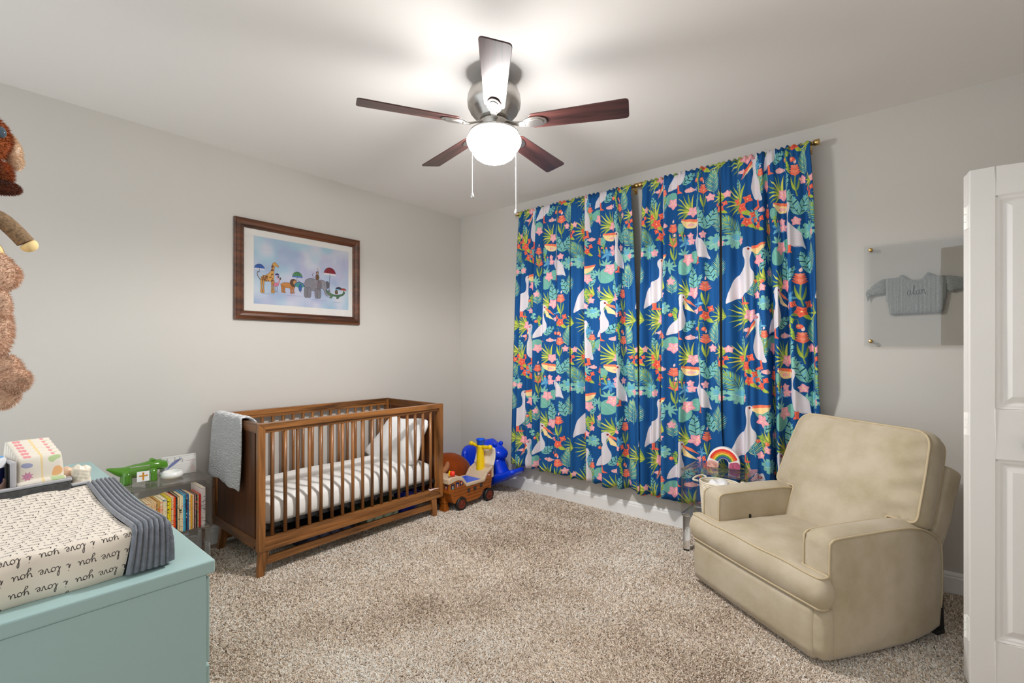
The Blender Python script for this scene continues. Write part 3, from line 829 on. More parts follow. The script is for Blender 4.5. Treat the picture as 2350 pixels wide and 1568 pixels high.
def rod(label, x0, x1):
    t = thing('curtain_rod', label, 'curtain rod', ((x0 + x1) / 2, 0, 2.61))
    mb = MB(); mb.tube([(x0, -.09, 2.61), (x1, -.09, 2.61)], .0095, 16); mb.build('rod', m_brass, t, smooth=True, auto=.6)
    for s, x in ((-1, x0), (1, x1)):
        mb = MB(); R = Matrix.Translation((x, -.09, 2.61)) @ Matrix.Rotation(s * PI / 2, 4, 'Y')
        mb.lathe([(0, -.012), (.0125, -.012), (.0125, 0), (.0125, .004), (.0185, .005), (.0185, .034), (.0165, .036), (0, .036)], 24, R)
        mb.build('finial', m_brass, t, smooth=True, auto=.6)
        xb = x - s * .028
        mb = MB(); mb.box(xb - .012, xb + .012, -.004, 0, 2.575, 2.64); mb.tube([(xb, -.003, 2.60), (xb, -.09, 2.595)], .006, 10)
        mb.tube(smooth_poly([(xb, -.107, 2.612), (xb, -.106, 2.60), (xb, -.092, 2.593), (xb, -.076, 2.599), (xb, -.074, 2.612)], 4, False), .0045, 8)
        mb.lathe([(.0, -.011), (.0155, -.011), (.0155, .011), (0, .011)], 20, Matrix.Translation((xb, -.09, 2.61)) @ Matrix.Rotation(PI / 2, 4, 'Y'))
        mb.build('bracket', m_brass, t, bevel=.001)
rod('brass curtain rod at the room corner carrying two bird-print panels', .872, 2.030)
rod('brass curtain rod above the beige recliner carrying two bird-print panels', 2.104, 3.214)
# ------------------------------------------------------------------ crib
WD, WM = A(72, 43, 18), A(150, 98, 50)
m_wy = wood('walnut_along_y', WD, WM, 'y', .36, 1, .15); m_wz = wood('walnut_upright', WD, WM, 'z', .36, 1, .15); m_wx = wood('walnut_along_x', A(62, 38, 20), A(120, 76, 38), 'x', .38, 1, .1)
m_panel = wood('walnut_end_panel', A(50, 27, 12), A(92, 52, 26), 'z', .4, .6)
cX0, cX1, cYL, cYR, cB, cT = .018, .775, -2.362, -.942, .147, .900
crib = thing('crib', 'walnut-brown slatted wooden crib with splayed legs against the left wall', 'crib', ((cX0 + cX1) / 2, (cYL + cYR) / 2, 0))
for fr, xo, xi in ((1, cX1, cX1 - .042), (0, cX0, cX0 + .042)):
    a, b2 = min(xo, xi), max(xo, xi); sg = 1 if fr else -1
    e = .013 * sg       # the border boards stand proud of the slats' rails
    pa, pb = (a + e, b2) if fr else (a, b2 + e)
    for y0, y1 in ((cYL, cYL + .038), (cYR - .038, cYR)):
        mb = MB(); s1 = 1 if y0 == cYL else -1; yo, yi = (y0, y1) if s1 > 0 else (y1, y0)
        # mitred ends
        mb.hexa([(a, yo, cB), (b2, yo, cB), (b2, yi, cB + .036), (a, yi, cB + .036)], [(a, yo, cT), (b2, yo, cT), (b2, yi, cT - .036), (a, yi, cT - .036)])
        mb.build('post', m_wz, crib, bevel=.002)
    for z0, z1, nm in ((cT, cT - .036, 'top_rail'), (cB, cB + .024, 'bottom_rail')):
        mb = MB(); q = .0385 if nm == 'top_rail' else .025
        mb.hexa([(a, cYL + .001, z0), (b2, cYL + .001, z0), (b2, cYR - .001, z0), (a, cYR - .001, z0)], [(a, cYL + q, z1), (b2, cYL + q, z1), (b2, cYR - q, z1), (a, cYR - q, z1)])
        x0, x1 = (b2 - .036, b2 - .012) if fr else (a + .012, a + .036)
        if nm == 'top_rail': mb.box(x0, x1, cYL + .03, cYR - .03, cT - .058, cT - .03)
        else: mb.box(x0, x1, cYL + .03, cYR - .03, cB + .02, cB + .075)
        mb.build(nm, m_wy, crib, bevel=.0015)
    xs = (b2 - .024) if fr else (a + .024)
    for i in range(17):
        y = -2.276 + i * .0763
        mb = MB(); mb.tube([(xs, y, cB + .05), (xs, y, cT - .045)], .0112, 14)
        mb.build('spindle', m_wz, crib, smooth=True, auto=.8)
for y0, y1, si in ((cYL, cYL + .030, 1), (cYR - .030, cYR, -1)):
    mb = MB(); mb.box(cX0 + .04, cX1 - .04, y0 + .002, y1 - .002, cT - .058, cT - .001); mb.build('end_top_rail', m_wx, crib, bevel=.002)
    mb = MB(); mb.box(cX0 + .04, cX1 - .04, y0 + .002, y1 - .002, cB + .002, cB + .066); mb.build('end_bottom_rail', m_wx, crib, bevel=.002)
    mb = MB(); mb.box(cX0 + .075, cX1 - .075, y0 + .007, y1 - .007, cB + .06, cT - .05); mb.build('end_panel', m_panel, crib)
    mb = MB(); iy = y1 if si > 0 else y0
    mb.box(cX0 + .042, cX0 + .062, min(iy, iy + si * .016), max(iy, iy + si * .016), cB + .01, cT - .01)
    mb.build('corner_block', m_wz, crib, bevel=.002); mb = MB()
    mb.box(cX1 - .062, cX1 - .042, min(iy, iy + si * .016), max(iy, iy + si * .016), cB + .01, cT - .01)
    mb.build('corner_block', m_wz, crib, bevel=.002)
m_hole = plain('hole_shade', (.01, .01, .01, 1), .4)  # black discs paint the shade inside the crib's mattress-height holes
for bx, z in ((cX0 + .022, .51), (cX0 + .022, .40), (cX0 + .022, .27), (cX0 + .022, .20), (cX1 - .065, .165)):
    mb = MB(); mb.tube([(bx, cYL + .001, z), (bx, cYL - .0015, z)], .006, 12); mb.build('hole_disc', m_hole, crib)
for xt, xf in ((.748, .760), (.060, .048)):
    for yt, yf in ((-2.325, -2.352), (-1.035, -1.022)):
        mb = MB()
        def sq(x, y, z, a, b2): return [(x - a, y - b2, z), (x + a, y - b2, z), (x + a, y + b2, z), (x - a, y + b2, z)]
        dx = 0 if xt > .5 else .085
        mb.hexa(sq(xf + dx, yf, 0, .017, .018), sq(xt + dx, yt, cB + .002, .023, .028)); mb.build('leg', m_wz, crib, bevel=.004)
for x in (.752, .137):
    mb = MB(); pts = [(y, .084 + .012 * (1 - ((y + 1.68) / .65) ** 2)) for y in np.linspace(-2.325, -1.03, 12)]
    rows = [[(x - .011, y, z - .021), (x + .011, y, z - .021), (x + .011, y, z + .021), (x - .011, y, z + .021)] for y, z in pts]
    mb.grid(rows, closed=True); mb.add(rows[0], [(0, 1, 2, 3)]); mb.add(rows[-1], [(3, 2, 1, 0)])
    mb.build('stretcher', m_wy, crib, bevel=.002)
m_black = plain('black_metal', (.012, .012, .013, 1), .5)
mb = MB(); mb.box(.065, .728, -2.325, -.98, .262, .284)
for y in np.linspace(-2.2, -1.1, 6): mb.box(.065, .728, y - .01, y + .01, .25, .264)
mb.build('mattress_support', m_black, crib, bevel=.002)

# mattress under a white quilted fitted sheet
m, nt, b = nodes('white_quilted_sheet')
b.inputs['Base Color'].default_value = A(226, 225, 222); b.inputs['Roughness'].default_value = .9; b.inputs['Sheen Weight'].default_value = .1
v = coords(nt, (1, 1, 1)); wv_ = N(nt, 'ShaderNodeTexWave'); wv_.bands_direction = 'Y'; wv_.inputs['Scale'].default_value = 5; wv_.inputs['Distortion'].default_value = 2.2; wv_.inputs['Detail'].default_value = 2; wv_.inputs['Detail Scale'].default_value = .7
nt.links.new(v, wv_.inputs['Vector']); bp = N(nt, 'ShaderNodeBump'); bp.inputs['Strength'].default_value = .22; bp.inputs['Distance'].default_value = .012
nt.links.new(wv_.outputs['Fac'], bp.inputs['Height']); nt.links.new(bp.outputs['Normal'], b.inputs['Normal'])
m_sheet = m
mb = MB()
out = round_poly([(.07, -2.315), (.722, -2.315), (.722, -1.0), (.07, -1.0)], .07, 6)
slab(mb, out, .035, lambda u, v, d: .405 + .028 * math.sin(min(d / .08, 1) * PI / 2) + .003 * math.sin(u * 40 + v * 9), lambda u, v, d: .286, .010, 5)
tag(mb.build('mattress', m_sheet, None, smooth=True), 'white sheeted mattress lying inside the walnut crib', 'mattress')

# big white pillow leaning in the far end of the crib
m_pil = plain('white_cotton', A(232, 231, 228), .9, var=.01, bump=.25, bscale=14, sheen=.1)
mb = MB()
O = Vector((.40, -1.20, .437)); ux = Vector((1, 0, 0)); uy = Vector((0, .38, .92)).normalized(); un = ux.cross(uy)
out = smooth_poly([(-.30, .00), (.02, -.015), (.28, .0), (.335, .05), (.315, .20), (.335, .33), (.27, .37), (.02, .345), (-.10, .36), (-.17, .33), (-.24, .19), (-.335, .06)], 6)
wr = lambda u, v: .010 * math.sin(9 * u + 14 * v) * math.sin(17 * u - 5 * v) + .006 * math.sin(31 * u + 8 * math.sin(9 * v))
slab(mb, out, .022, lambda u, v, d: -.005 - .075 * math.sqrt(min(d, .16) / .16) - wr(u, v) * min(d / .05, 1), lambda u, v, d: .005 + .05 * math.sqrt(min(d, .16) / .16), .0, 2, lambda u, v, n: O + ux * u + uy * v + un * n)
tag(mb.build('pillow', m_pil, None, smooth=True), 'large rumpled white pillow leaning in the far end of the crib', 'pillow')

# knitted blanket over the near end rail
m, nt, b = nodes('pale_blue_knit')
b.inputs['Base Color'].default_value = A(232, 233, 236); b.inputs['Roughness'].default_value = .95; b.inputs['Sheen Weight'].default_value = .2
v = coords(nt, (30, 30, 42), 'Object', (.0, .0, .0)); wv_ = N(nt, 'ShaderNodeTexWave'); wv_.inputs['Scale'].default_value = 1; wv_.bands_direction = 'Z'; wv_.inputs['Distortion'].default_value = 4; wv_.inputs['Detail'].default_value = 2; wv_.inputs['Detail Scale'].default_value = 2.5
nt.links.new(v, wv_.inputs['Vector']); bp = N(nt, 'ShaderNodeBump'); bp.inputs['Strength'].default_value = 1; bp.inputs['Distance'].default_value = .012
nt.links.new(wv_.outputs['Fac'], bp.inputs['Height']); nt.links.new(bp.outputs['Normal'], b.inputs['Normal'])
m_knit = m
path = smooth_poly([(-2.392, .505), (-2.388, .62), (-2.384, .78), (-2.381, .885), (-2.370, .915), (-2.345, .919), (-2.322, .908), (-2.314, .86), (-2.310, .76), (-2.309, .70)], 5, False)
rows = []
for k, (y, z) in enumerate(path):
    q = k / (len(path) - 1); row = []
    for i in range(31):
        s = i / 30
        xl = .045 + .075 * min(1, q * 2.2); xr = .548 + .03 * math.sin(min(q * 2.2, 1) * PI) + (.09 if q > .55 else .0) * min(1, (q - .55) * 6 if q > .55 else 0)
        x = xl + (xr - xl) * s
        row.append((x, y - .006 * math.sin(s * 11 + q * 4) * (1 - min(q * 2.5, 1)), z + (-.035 * s if k < 2 else -.035 * s * max(0, 1 - q * 5)) + .004 * math.sin(s * 23)))
    rows.append(row)
mb = MB(); mb.grid(rows)
tag(mb.build('baby_blanket', m_knit, None, smooth=True, solid=.011, sub=1), 'pale blue-grey knitted blanket draped over the near end of the crib', 'blanket')

# things stored under the crib
m_navy = plain('navy_cloth', A(24, 28, 48), .8, bump=.3, bscale=40)
mb = MB(); out = round_poly([(.26, -2.02), (.60, -2.02), (.60, -1.62), (.26, -1.62)], .09, 6)
slab(mb, out, .04, lambda u, v, d: .10 + .055 * math.sqrt(min(d, .12) / .12) + .008 * math.sin(30 * u) * math.sin(26 * v), lambda u, v, d: .014, .02, 4)
tag(mb.build('storage_bag', m_navy, None, smooth=True), 'dark navy soft bag lying under the crib', 'bag')
bn = thing('storage_bin', 'grey-green plastic storage bin under the middle of the crib', 'storage bin', (.43, -1.36, .012))
m_gbin = plain('grey_green_plastic', A(120, 132, 112), .5)
mb = MB(); mb.hexa([(.24, -1.54, .012), (.62, -1.54, .012), (.62, -1.28, .012), (.24, -1.28, .012)], [(.22, -1.56, .15), (.64, -1.56, .15), (.64, -1.26, .15), (.22, -1.26, .15)]); mb.build('bin_body', m_gbin, bn, bevel=.01)
mb = MB(); mb.box(.21, .65, -1.57, -1.25, .15, .168); mb.build('lid', m_gbin, bn, bevel=.006)
m_bluep = plain('blue_plastic', A(10, 50, 190), .35, var=.02)
bb = thing('toy_tub', 'blue plastic toy tub behind the right-hand slats under the crib', 'tub', (.52, -1.12, .012))
mb = MB(); mb.lathe([(.0, .012), (.085, .012), (.10, .19), (.104, .20), (.104, .205), (.094, .205), (.088, .10), (.078, .02), (0, .02)], 32, Matrix.Translation((.52, -1.12, 0))); mb.build('tub_body', m_bluep, bb, smooth=True, auto=.6)
mb = MB(); mb.tube(smooth_poly([(.416, -1.12, .20), (.45, -1.12, .235), (.52, -1.12, .245), (.59, -1.12, .235), (.624, -1.12, .20)], 5, False), .004, 8); mb.build('handle', m_bluep, bb, smooth=True)
# ribbon tied round the last slat
m_rib = plain('pink_white_ribbon', A(226, 200, 198), .6)
mb = MB()
mb.tube(smooth_poly([(.785, -1.095, .232), (.779, -1.075, .224), (.772, -1.056, .224), (.779, -1.035, .229), (.784, -1.0, .227)], 5, False), [.0035] * 21, 6)
mb.tube([(.752 + .014 * math.cos(t), -1.0552 + .014 * math.sin(t), .225) for t in np.linspace(0, 2 * PI, 16)[:-1]], .003, 6, closed=True)
tag(mb.build('ribbon', m_rib, None, smooth=True), 'thin pale pink ribbon tied round the last slat of the crib', 'ribbon')

# ------------------------------------------------------------------ framed picture
pic = thing('framed_picture', 'brown wood framed watercolour of parading animals above the crib', 'picture', (0, -1.726, 1.92))
py0, py1, pz0, pz1 = -2.224, -1.229, 1.553, 2.283
m_frame_y = wood('dark_walnut_frame', A(44, 24, 14), A(104, 60, 34), 'y', .35, 1, .2)
prof = [(0, 0), (0, .020), (.006, .026), (.012, .022), (.016, .024), (.030, .030), (.046, .026), (.052, .018), (.058, .020), (.064, .014), (.066, .008), (.066, 0)]
mb = MB()
loops = []
for i, d in prof:
    loops.append([(d + .002, py0 + i, pz0 + i), (d + .002, py1 - i, pz0 + i), (d + .002, py1 - i, pz1 - i), (d + .002, py0 + i, pz1 - i)])
mb.grid(loops, closed=True)
mb.build('frame', m_frame_y, pic)
m_mat = plain('white_mat_board', A(222, 218, 212), .9, var=.01)
mb = MB(); mb.box(.003, .009, py0 + .055, py1 - .055, pz0 + .055, pz1 - .055); mb.build('mat_board', m_mat, pic)
# the print: width .76 m, height .50 m, drawn in millimetres
pc = Canvas(760, 500, (216, 220, 234), 1.25, False)
w1 = pc.wash(4, 2.2, 5)[..., None]; w2 = pc.wash(9, 2.4, 4)[..., None]; w3 = pc.wash(15, 2.0, 7)[..., None]
pc.a = (pc.a * (1 - .7 * w1) + np.array([160, 208, 226], np.float32) / 255 * .7 * w1)
pc.a = pc.a * (1 - .45 * w2) + np.array([168, 166, 214], np.float32) / 255 * .45 * w2
pc.a = pc.a * (1 - .35 * w3) + np.array([226, 230, 240], np.float32) / 255 * .35 * w3
INK = (40, 36, 40)
def blob(pts, col, ink=True, n=5):
    q = smooth_poly(pts, n); pc.fill(q, col)
    if ink: pc.line(list(q) + [q[0]], 1.8, INK)
def brolly(x, y, r, c1, c2, fringe, stick=None):
    o = [(x - r, y)] + [(x - r * math.cos(t), y - r * .95 * math.sin(t)) for t in np.linspace(0, PI, 14)] + [(x + r, y)]
    pc.fill(o, c1)
    for k in (-.55, 0, .55): pc.line(smooth_poly([(x, y - r * .95), (x + k * r * .7, y - r * .6), (x + k * r * 1.05, y)], 4, False), 3, c2)
    pc.fill([(x - r * 1.06, y - r * .12)] + [(x - r * 1.06 + r * 2.12 * i / 12, y + (r * .22 if i % 2 else r * .1)) for i in range(13)] + [(x + r * 1.06, y - r * .12)], fringe)
    pc.line(o, 2, INK)
    if stick: pc.line([(x, y), stick], 3, INK)
# giraffe
pc.tf = (.9, .955, -6.7, -10)
blob([(60, 345), (70, 318), (110, 300), (140, 270), (152, 225), (158, 205), (176, 196), (205, 222), (200, 232), (176, 226), (168, 270), (166, 320), (160, 350), (120, 352), (80, 356)], (224, 166, 84))
for x, y in ((66, 350), (82, 352), (150, 346), (164, 346)): blob([(x - 6, y), (x + 7, y), (x + 5, y + 50), (x + 8, y + 92), (x - 6, y + 92), (x - 4, y + 50)], (214, 152, 74))
for i in range(46):
    t = rnd.random(); x, y = (70 + 90 * rnd.random(), 312 + 36 * rnd.random()) if i < 30 else (150 + 12 * rnd.random() - 6 * t, 220 + 80 * t)
    pc.ell(x, y, 4 + 3 * rnd.random(), 4 + 2 * rnd.random(), (120, 70, 30), rnd.random() * 3)
pc.line(smooth_poly([(58, 345), (40, 320), (34, 290), (52, 282)], 4, False), 5, (90, 60, 36))
brolly(52, 262, 40, (38, 92, 178), (20, 56, 120), (226, 226, 236), (48, 292))
# flamingo
pc.tf = (.85, .92, -22, 8)
blob([(190, 366), (205, 352), (228, 350), (236, 366), (218, 380), (196, 378)], (226, 120, 150)); pc.curve([(226, 358), (240, 330), (226, 316), (216, 306), (226, 296)], 7, (226, 140, 160)); pc.fill([(224, 292), (240, 296), (238, 312), (228, 304)], (60, 50, 56))
for x in (208, 222): pc.curve([(x, 378), (x + 2, 400), (x - 2, 424), (x + 8, 426)], 3, (90, 70, 80))
brolly(222, 290, 18, (66, 48, 130), (40, 28, 90), (200, 200, 222))
# lion
pc.tf = (.845, .888, -18, 14)
blob([(252, 376), (268, 350), (330, 344), (368, 350), (378, 372), (366, 392), (300, 390), (262, 392)], (206, 134, 64))
for x, y in ((262, 380), (280, 384), (342, 384), (362, 380)): blob([(x - 8, y), (x + 9, y), (x + 8, y + 36), (x + 13, y + 52), (x - 6, y + 52), (x - 5, y + 36)], (198, 124, 58))
pc.ell(366, 342, 34, 36, (92, 56, 40)); pc.ell(380, 338, 18, 20, (210, 150, 88)); pc.ell(388, 344, 8, 6, (228, 190, 140)); pc.ell(382, 332, 2.5, 2.5, INK)
pc.curve([(252, 372), (240, 350), (246, 324)], 4, (190, 120, 60)); pc.ell(246, 318, 7, 12, (80, 50, 36))
brolly(402, 284, 46, (74, 140, 84), (40, 96, 56), (80, 120, 190), (394, 330))
# peacock
pc.tf = (.9, .85, -40, 11)
for i in range(16):
    a = -PI * .9 + i * .17; pc.line([(420, 402), (420 + 46 * math.cos(a), 396 + 46 * math.sin(a))], 6, (60, 150, 140)); pc.ell(420 + 44 * math.cos(a), 394 + 44 * math.sin(a), 5, 6, (40, 104, 150))
blob([(418, 430), (412, 400), (420, 372), (432, 366), (440, 400), (434, 430)], (40, 96, 170)); pc.line([(424, 430), (424, 448)], 2, INK); pc.line([(432, 430), (434, 448)], 2, INK)
# elephant with a monkey on its back
pc.tf = (.96, 1.07, -64.5, -68)
blob([(462, 370), (470, 330), (510, 312), (560, 316), (590, 330), (596, 380), (580, 402), (500, 404), (470, 400)], (142, 138, 146))
for x in (474, 500, 566, 586): blob([(x - 14, 390), (x + 15, 390), (x + 13, 452), (x - 14, 452)], (134, 130, 138))
blob([(580, 322), (620, 316), (650, 330), (658, 366), (650, 400), (662, 420), (676, 408), (670, 386), (684, 390), (684, 420), (664, 436), (640, 420), (626, 388), (596, 372)], (150, 146, 154))
blob([(584, 326), (604, 330), (606, 372), (590, 392), (574, 370)], (120, 116, 126)); pc.ell(636, 346, 3, 3, INK); blob([(652, 322), (676, 330), (674, 366), (656, 372)], (96, 92, 104))
pc.curve([(464, 350), (440, 356), (414, 344), (408, 336)], 4, (90, 86, 92))
blob([(560, 314), (556, 290), (566, 276), (582, 284), (584, 308), (576, 318)], (110, 72, 44)); pc.ell(570, 264, 11, 12, (112, 74, 46)); pc.ell(572, 267, 6, 7, (206, 164, 120)); pc.curve([(558, 306), (536, 300), (530, 280), (540, 268)], 3, (110, 72, 44))
pc.line([(588, 306), (574, 226)], 2.4, INK); pc.fill([(574, 226), (606, 230), (580, 246)], (226, 214, 212))
brolly(684, 262, 54, (150, 30, 40), (96, 14, 26), (232, 228, 232), (676, 400))
# crocodile with a small bird
pc.tf = (1.5, 1.16, -402, -126)
blob([(640, 404), (664, 426), (700, 436), (736, 424), (744, 406), (752, 410), (746, 430), (720, 448), (712, 462), (700, 462), (702, 450), (680, 448), (672, 462), (660, 460), (664, 446), (646, 428)], (84, 122, 78))
blob([(694, 426), (696, 402), (706, 400), (708, 426)], (110, 84, 60)); brolly(716, 396, 20, (60, 70, 92), (30, 40, 60), (120, 190, 220)); brolly(744, 400, 18, (200, 76, 52), (150, 40, 30), (230, 220, 220), (742, 414))
pc.tf = (.96, .94, -12, 4)
for x0, x1, y in ((60, 180, 444), (250, 390, 440), (460, 600, 458), (650, 740, 466)): pc.ell((x0 + x1) / 2, y, (x1 - x0) / 2, 5, (150, 160, 190), 0, .35)
PIC = pc.image('animal_parade_print')
m_print = imgmat('watercolour_print', PIC, .75)
mb = MB(); ya, yb, za, zb = -2.092, -1.332, 1.674, 2.170
mb.add([(.0096, ya, za), (.0096, yb, za), (.0096, yb, zb), (.0096, ya, zb)], [(0, 1, 2, 3)], [[(0, 0), (1, 0), (1, 1), (0, 1)]])
mb.box(.0088, .0095, ya, yb, za, zb)
mb.build('print', m_print, pic, weld=False)
m_pane = thin_clear('picture_glass', (.97, .97, .97, 1), .9)
mb = MB(); mb.box(.0120, .0135, py0 + .058, py1 - .058, pz0 + .058, pz1 - .058); mb.build('glass', m_pane, pic)
# ------------------------------------------------------------------ two clear acrylic tables
m_acr = thin_clear('clear_acrylic', (.992, .991, .988, 1), .9)
m_acre = thin_clear('acrylic_edge', (.80, .80, .79, 1), 3.0)
m, nt, b = nodes('solid_acrylic'); b.inputs['Base Color'].default_value = (.97, .96, .94, 1); b.inputs['Transmission Weight'].default_value = 1; b.inputs['Roughness'].default_value = .02; b.inputs['IOR'].default_value = 1.49
m_acrs = m
def acrylic_table(name, label, x0, y0, wx, wy):
    """open box with top, sides and a bottom shelf on four round legs; local origin at floor corner"""
    t = thing(name, label, 'side table', (x0, y0, 0), 0, 'clear acrylic tables')
    th = .014; z1 = .548; zs = .252
    front_x = wx > wy
    def P(nm, *b_):
        mb = MB(); mb.box(*b_)
        o = mb.build(nm, [m_acr, m_acre], t, local=True, bevel=.003)
        d = [b_[1] - b_[0], b_[3] - b_[2], b_[5] - b_[4]]; k = d.index(min(d))
        for p in o.data.polygons:
            if abs(p.normal[k]) < .5: p.material_index = 1
    P('top', 0, wx, 0, wy, z1 - th, z1)
    P('shelf', 0, wx, 0, wy, zs - th, zs)
    if front_x:      # open towards -y
        P('side', 0, th, 0, wy, zs, z1 - th); P('side', wx - th, wx, 0, wy, zs, z1 - th); P('back', th, wx - th, wy - th, wy, zs, z1 - th)
    else:            # open towards +x
        P('side', 0, wx, 0, th, zs, z1 - th); P('side', 0, wx, wy - th, wy, zs, z1 - th); P('back', 0, th, th, wy - th, zs, z1 - th)
    for x in (.028, wx - .028):
        for y in (.028, wy - .028):
            mb = MB(); mb.lathe([(0, 0), (.020, 0), (.022, .006), (.024, zs - th - .012), (.028, zs - th - .004), (.028, zs - th - .0005), (0, zs - th - .0005)], 28, Matrix.Translation((x, y, 0)))
            mb.build('leg', m_acrs, t, smooth=True, auto=.6, local=True)
    return t
acrylic_table('acrylic_table', 'clear acrylic table beside the recliner in front of the curtains', 2.510, -.398, .410, .275)
acrylic_table('acrylic_table', 'clear acrylic table full of books between the dresser and the crib', .078, -2.872, .290, .402)

# ------------------------------------------------------------------ painted plaster rainbow on the recliner-side table
rb = thing('rainbow_ornament', 'hand-painted white plaster rainbow on the clear table by the recliner', 'ornament', (2.725, -.20, .548))
m_plas = plain('white_glaze', A(226, 220, 214), .3, var=.06, vscale=30)
th0 = .20
RM = Matrix.Translation((2.722, -.195, .549)) @ Matrix.Rotation(th0, 4, 'Z')
def arch(r0, r1, d0, d1, mat, nm, a0=0.0, a1=PI, parent=rb, foot=.0):
    mb = MB(); rows = []
    n = 28
    for i in range(n + 1):
        a = a0 + (a1 - a0) * i / n
        pr = []
        for rr, dd in ((r0, d0), (r1, d0), (r1, d1), (r0, d1)):
            pr.append(RM @ Vector((-math.cos(a) * rr * 1.02, dd, math.sin(a) * rr * 1.12 + .028)))
        rows.append(pr)
    if foot:
        rows = [[Vector((p.x, p.y, .549)) for p in rows[0]]] + rows + [[Vector((p.x, p.y, .549)) for p in rows[-1]]]
    mb.grid(rows, closed=True); mb.add(rows[0], [(0, 1, 2, 3)]); mb.add(rows[-1], [(3, 2, 1, 0)])
    return mb.build(nm, mat, parent, bevel=.004 if foot else 0, seg=3, smooth=False)
arch(.030, .098, -.022, .022, m_plas, 'arch', foot=1)
for r0, r1, c, nm in ((.074, .088, (214, 50, 36), 'red_band'), (.063, .074, (236, 120, 36), 'orange_band'), (.055, .063, (240, 190, 60), 'yellow_band'), (.046, .055, (70, 140, 70), 'green_band'), (.034, .046, (44, 80, 140), 'blue_band')):
    arch(r0, r1, -.0235, -.0215, plain('paint_' + nm, A(*c), .3, var=.15, vscale=60), nm, .35, PI - .35)
for sx, c in ((-1, (230, 150, 140)), (1, (170, 80, 110))):
    q_ = smooth_poly([(sx * .034, .004), (sx * .066, .001), (sx * .096, .004), (sx * .099, .030), (sx * .084, .046), (sx * .058, .043), (sx * .038, .034)], 4)
    mb = MB(); n_ = len(q_); mb.add([RM @ Vector((p[0], -.0232, p[1] - .001)) for p in q_] + [RM @ Vector((p[0], -.021, p[1] - .001)) for p in q_], [tuple(range(n_))[::-1], tuple(range(n_, 2 * n_))] + [(i, (i + 1) % n_, n_ + (i + 1) % n_, n_ + i) for i in range(n_)])
    mb.build('cloud_paint', plain('cloud_paint' + str(sx), A(*c), .35, var=.45, vscale=60), rb)

# ------------------------------------------------------------------ rope basket on the shelf below
m, nt, b = nodes('coiled_cotton_rope')
b.inputs['Base Color'].default_value = A(222, 212, 192); b.inputs['Roughness'].default_value = .95
m_rope = m
bk = thing('rope_basket', 'cream coiled-rope basket on the lower shelf of the clear table by the recliner', 'basket', (2.715, -.262, .253))
mb = MB()
def oval(rx, ry, z, n=48): return [(2.715 + rx * math.cos(2 * PI * i / n), -.268 + ry * math.sin(2 * PI * i / n), z) for i in range(n)]
for i in range(20):
    z = .259 + i * .0108; f = .86 + .14 * i / 19
    mb.tube(oval(.120 * f, .096 * f, z), .0062, 8, closed=True)
for f in (.15, .3, .45, .6, .75): mb.tube(oval(.115 * f, .09 * f, .258), .010, 6, closed=True)
mb.build('coil_wall', m_rope, bk, smooth=True)
mb = MB()
mb.tube(smooth_poly([(2.60, -.33, .467), (2.572, -.345, .476), (2.570, -.27, .480), (2.585, -.20, .476), (2.612, -.20, .468)], 6, False), .0065, 8)
mb.build('handle', m_rope, bk, smooth=True)
mb = MB()
mb.tube(smooth_poly([(2.83, -.20, .467), (2.852, -.21, .474), (2.858, -.27, .478), (2.850, -.33, .472), (2.822, -.335, .466)], 6, False), .0065, 8)
mb.build('handle', m_rope, bk, smooth=True)
mb = MB(); out = smooth_poly([(2.64, -.30), (2.70, -.345), (2.78, -.33), (2.80, -.26), (2.75, -.20), (2.67, -.205)], 5)
slab(mb, out, .014, lambda u, v, d: .436 + .030 * min(d / .03, 1) + .016 * abs(math.sin(38 * u + 20 * v)) * min(d / .02, 1), lambda u, v, d: .40, 0, 2)
tag(mb.build('white_cloth', m_pil, None), 'crumpled white cloth lying in the cream rope basket', 'cloth')

# ------------------------------------------------------------------ books on the other table
X0B, ZB = .362, .2525
m_page = plain('book_pages', A(226, 212, 184), .9, var=.05, vscale=200)
def spine_mat(name, col, marks, seed):
    """printed spine: base colour with bands of small dark or coloured print"""
    m, nt, b = nodes(name); b.inputs['Roughness'].default_value = .5
    v = coords(nt, (1, 55, 240)); nz = N(nt, 'ShaderNodeTexNoise'); nz.inputs['Scale'].default_value = 1; nz.inputs['Detail'].default_value = 2; nz.noise_dimensions = '4D'; nz.inputs['W'].default_value = seed * 3.7
    nt.links.new(v, nz.inputs['Vector']); v2 = coords(nt, (1, 30, 26)); n2 = N(nt, 'ShaderNodeTexNoise'); n2.noise_dimensions = '4D'; n2.inputs['W'].default_value = seed * 1.3; n2.inputs['Scale'].default_value = 1
    nt.links.new(v2, n2.inputs['Vector'])
    r1 = N(nt, 'ShaderNodeValToRGB'); r1.color_ramp.interpolation = 'CONSTANT'; r1.color_ramp.elements[0].color = (0, 0, 0, 1); r1.color_ramp.elements[1].position = .56; r1.color_ramp.elements[1].color = (1, 1, 1, 1)
    r2 = N(nt, 'ShaderNodeValToRGB'); r2.color_ramp.elements[0].position = .46; r2.color_ramp.elements[1].position = .5
    mu = N(nt, 'ShaderNodeMath', operation='MULTIPLY'); mx = N(nt, 'ShaderNodeMix', data_type='RGBA')
    nt.links.new(nz.outputs['Fac'], r1.inputs['Fac']); nt.links.new(n2.outputs['Fac'], r2.inputs['Fac'])
    nt.links.new(r1.outputs['Color'], mu.inputs[0]); nt.links.new(r2.outputs['Color'], mu.inputs[1]); nt.links.new(mu.outputs[0], mx.inputs['Factor'])
    mx.inputs['A'].default_value = A(*col); mx.inputs['B'].default_value = A(*marks); nt.links.new(mx.outputs['Result'], b.inputs['Base Color'])
    return m
CR = (214, 180, 130); CR2 = (216, 200, 160); TN = (190, 150, 96)
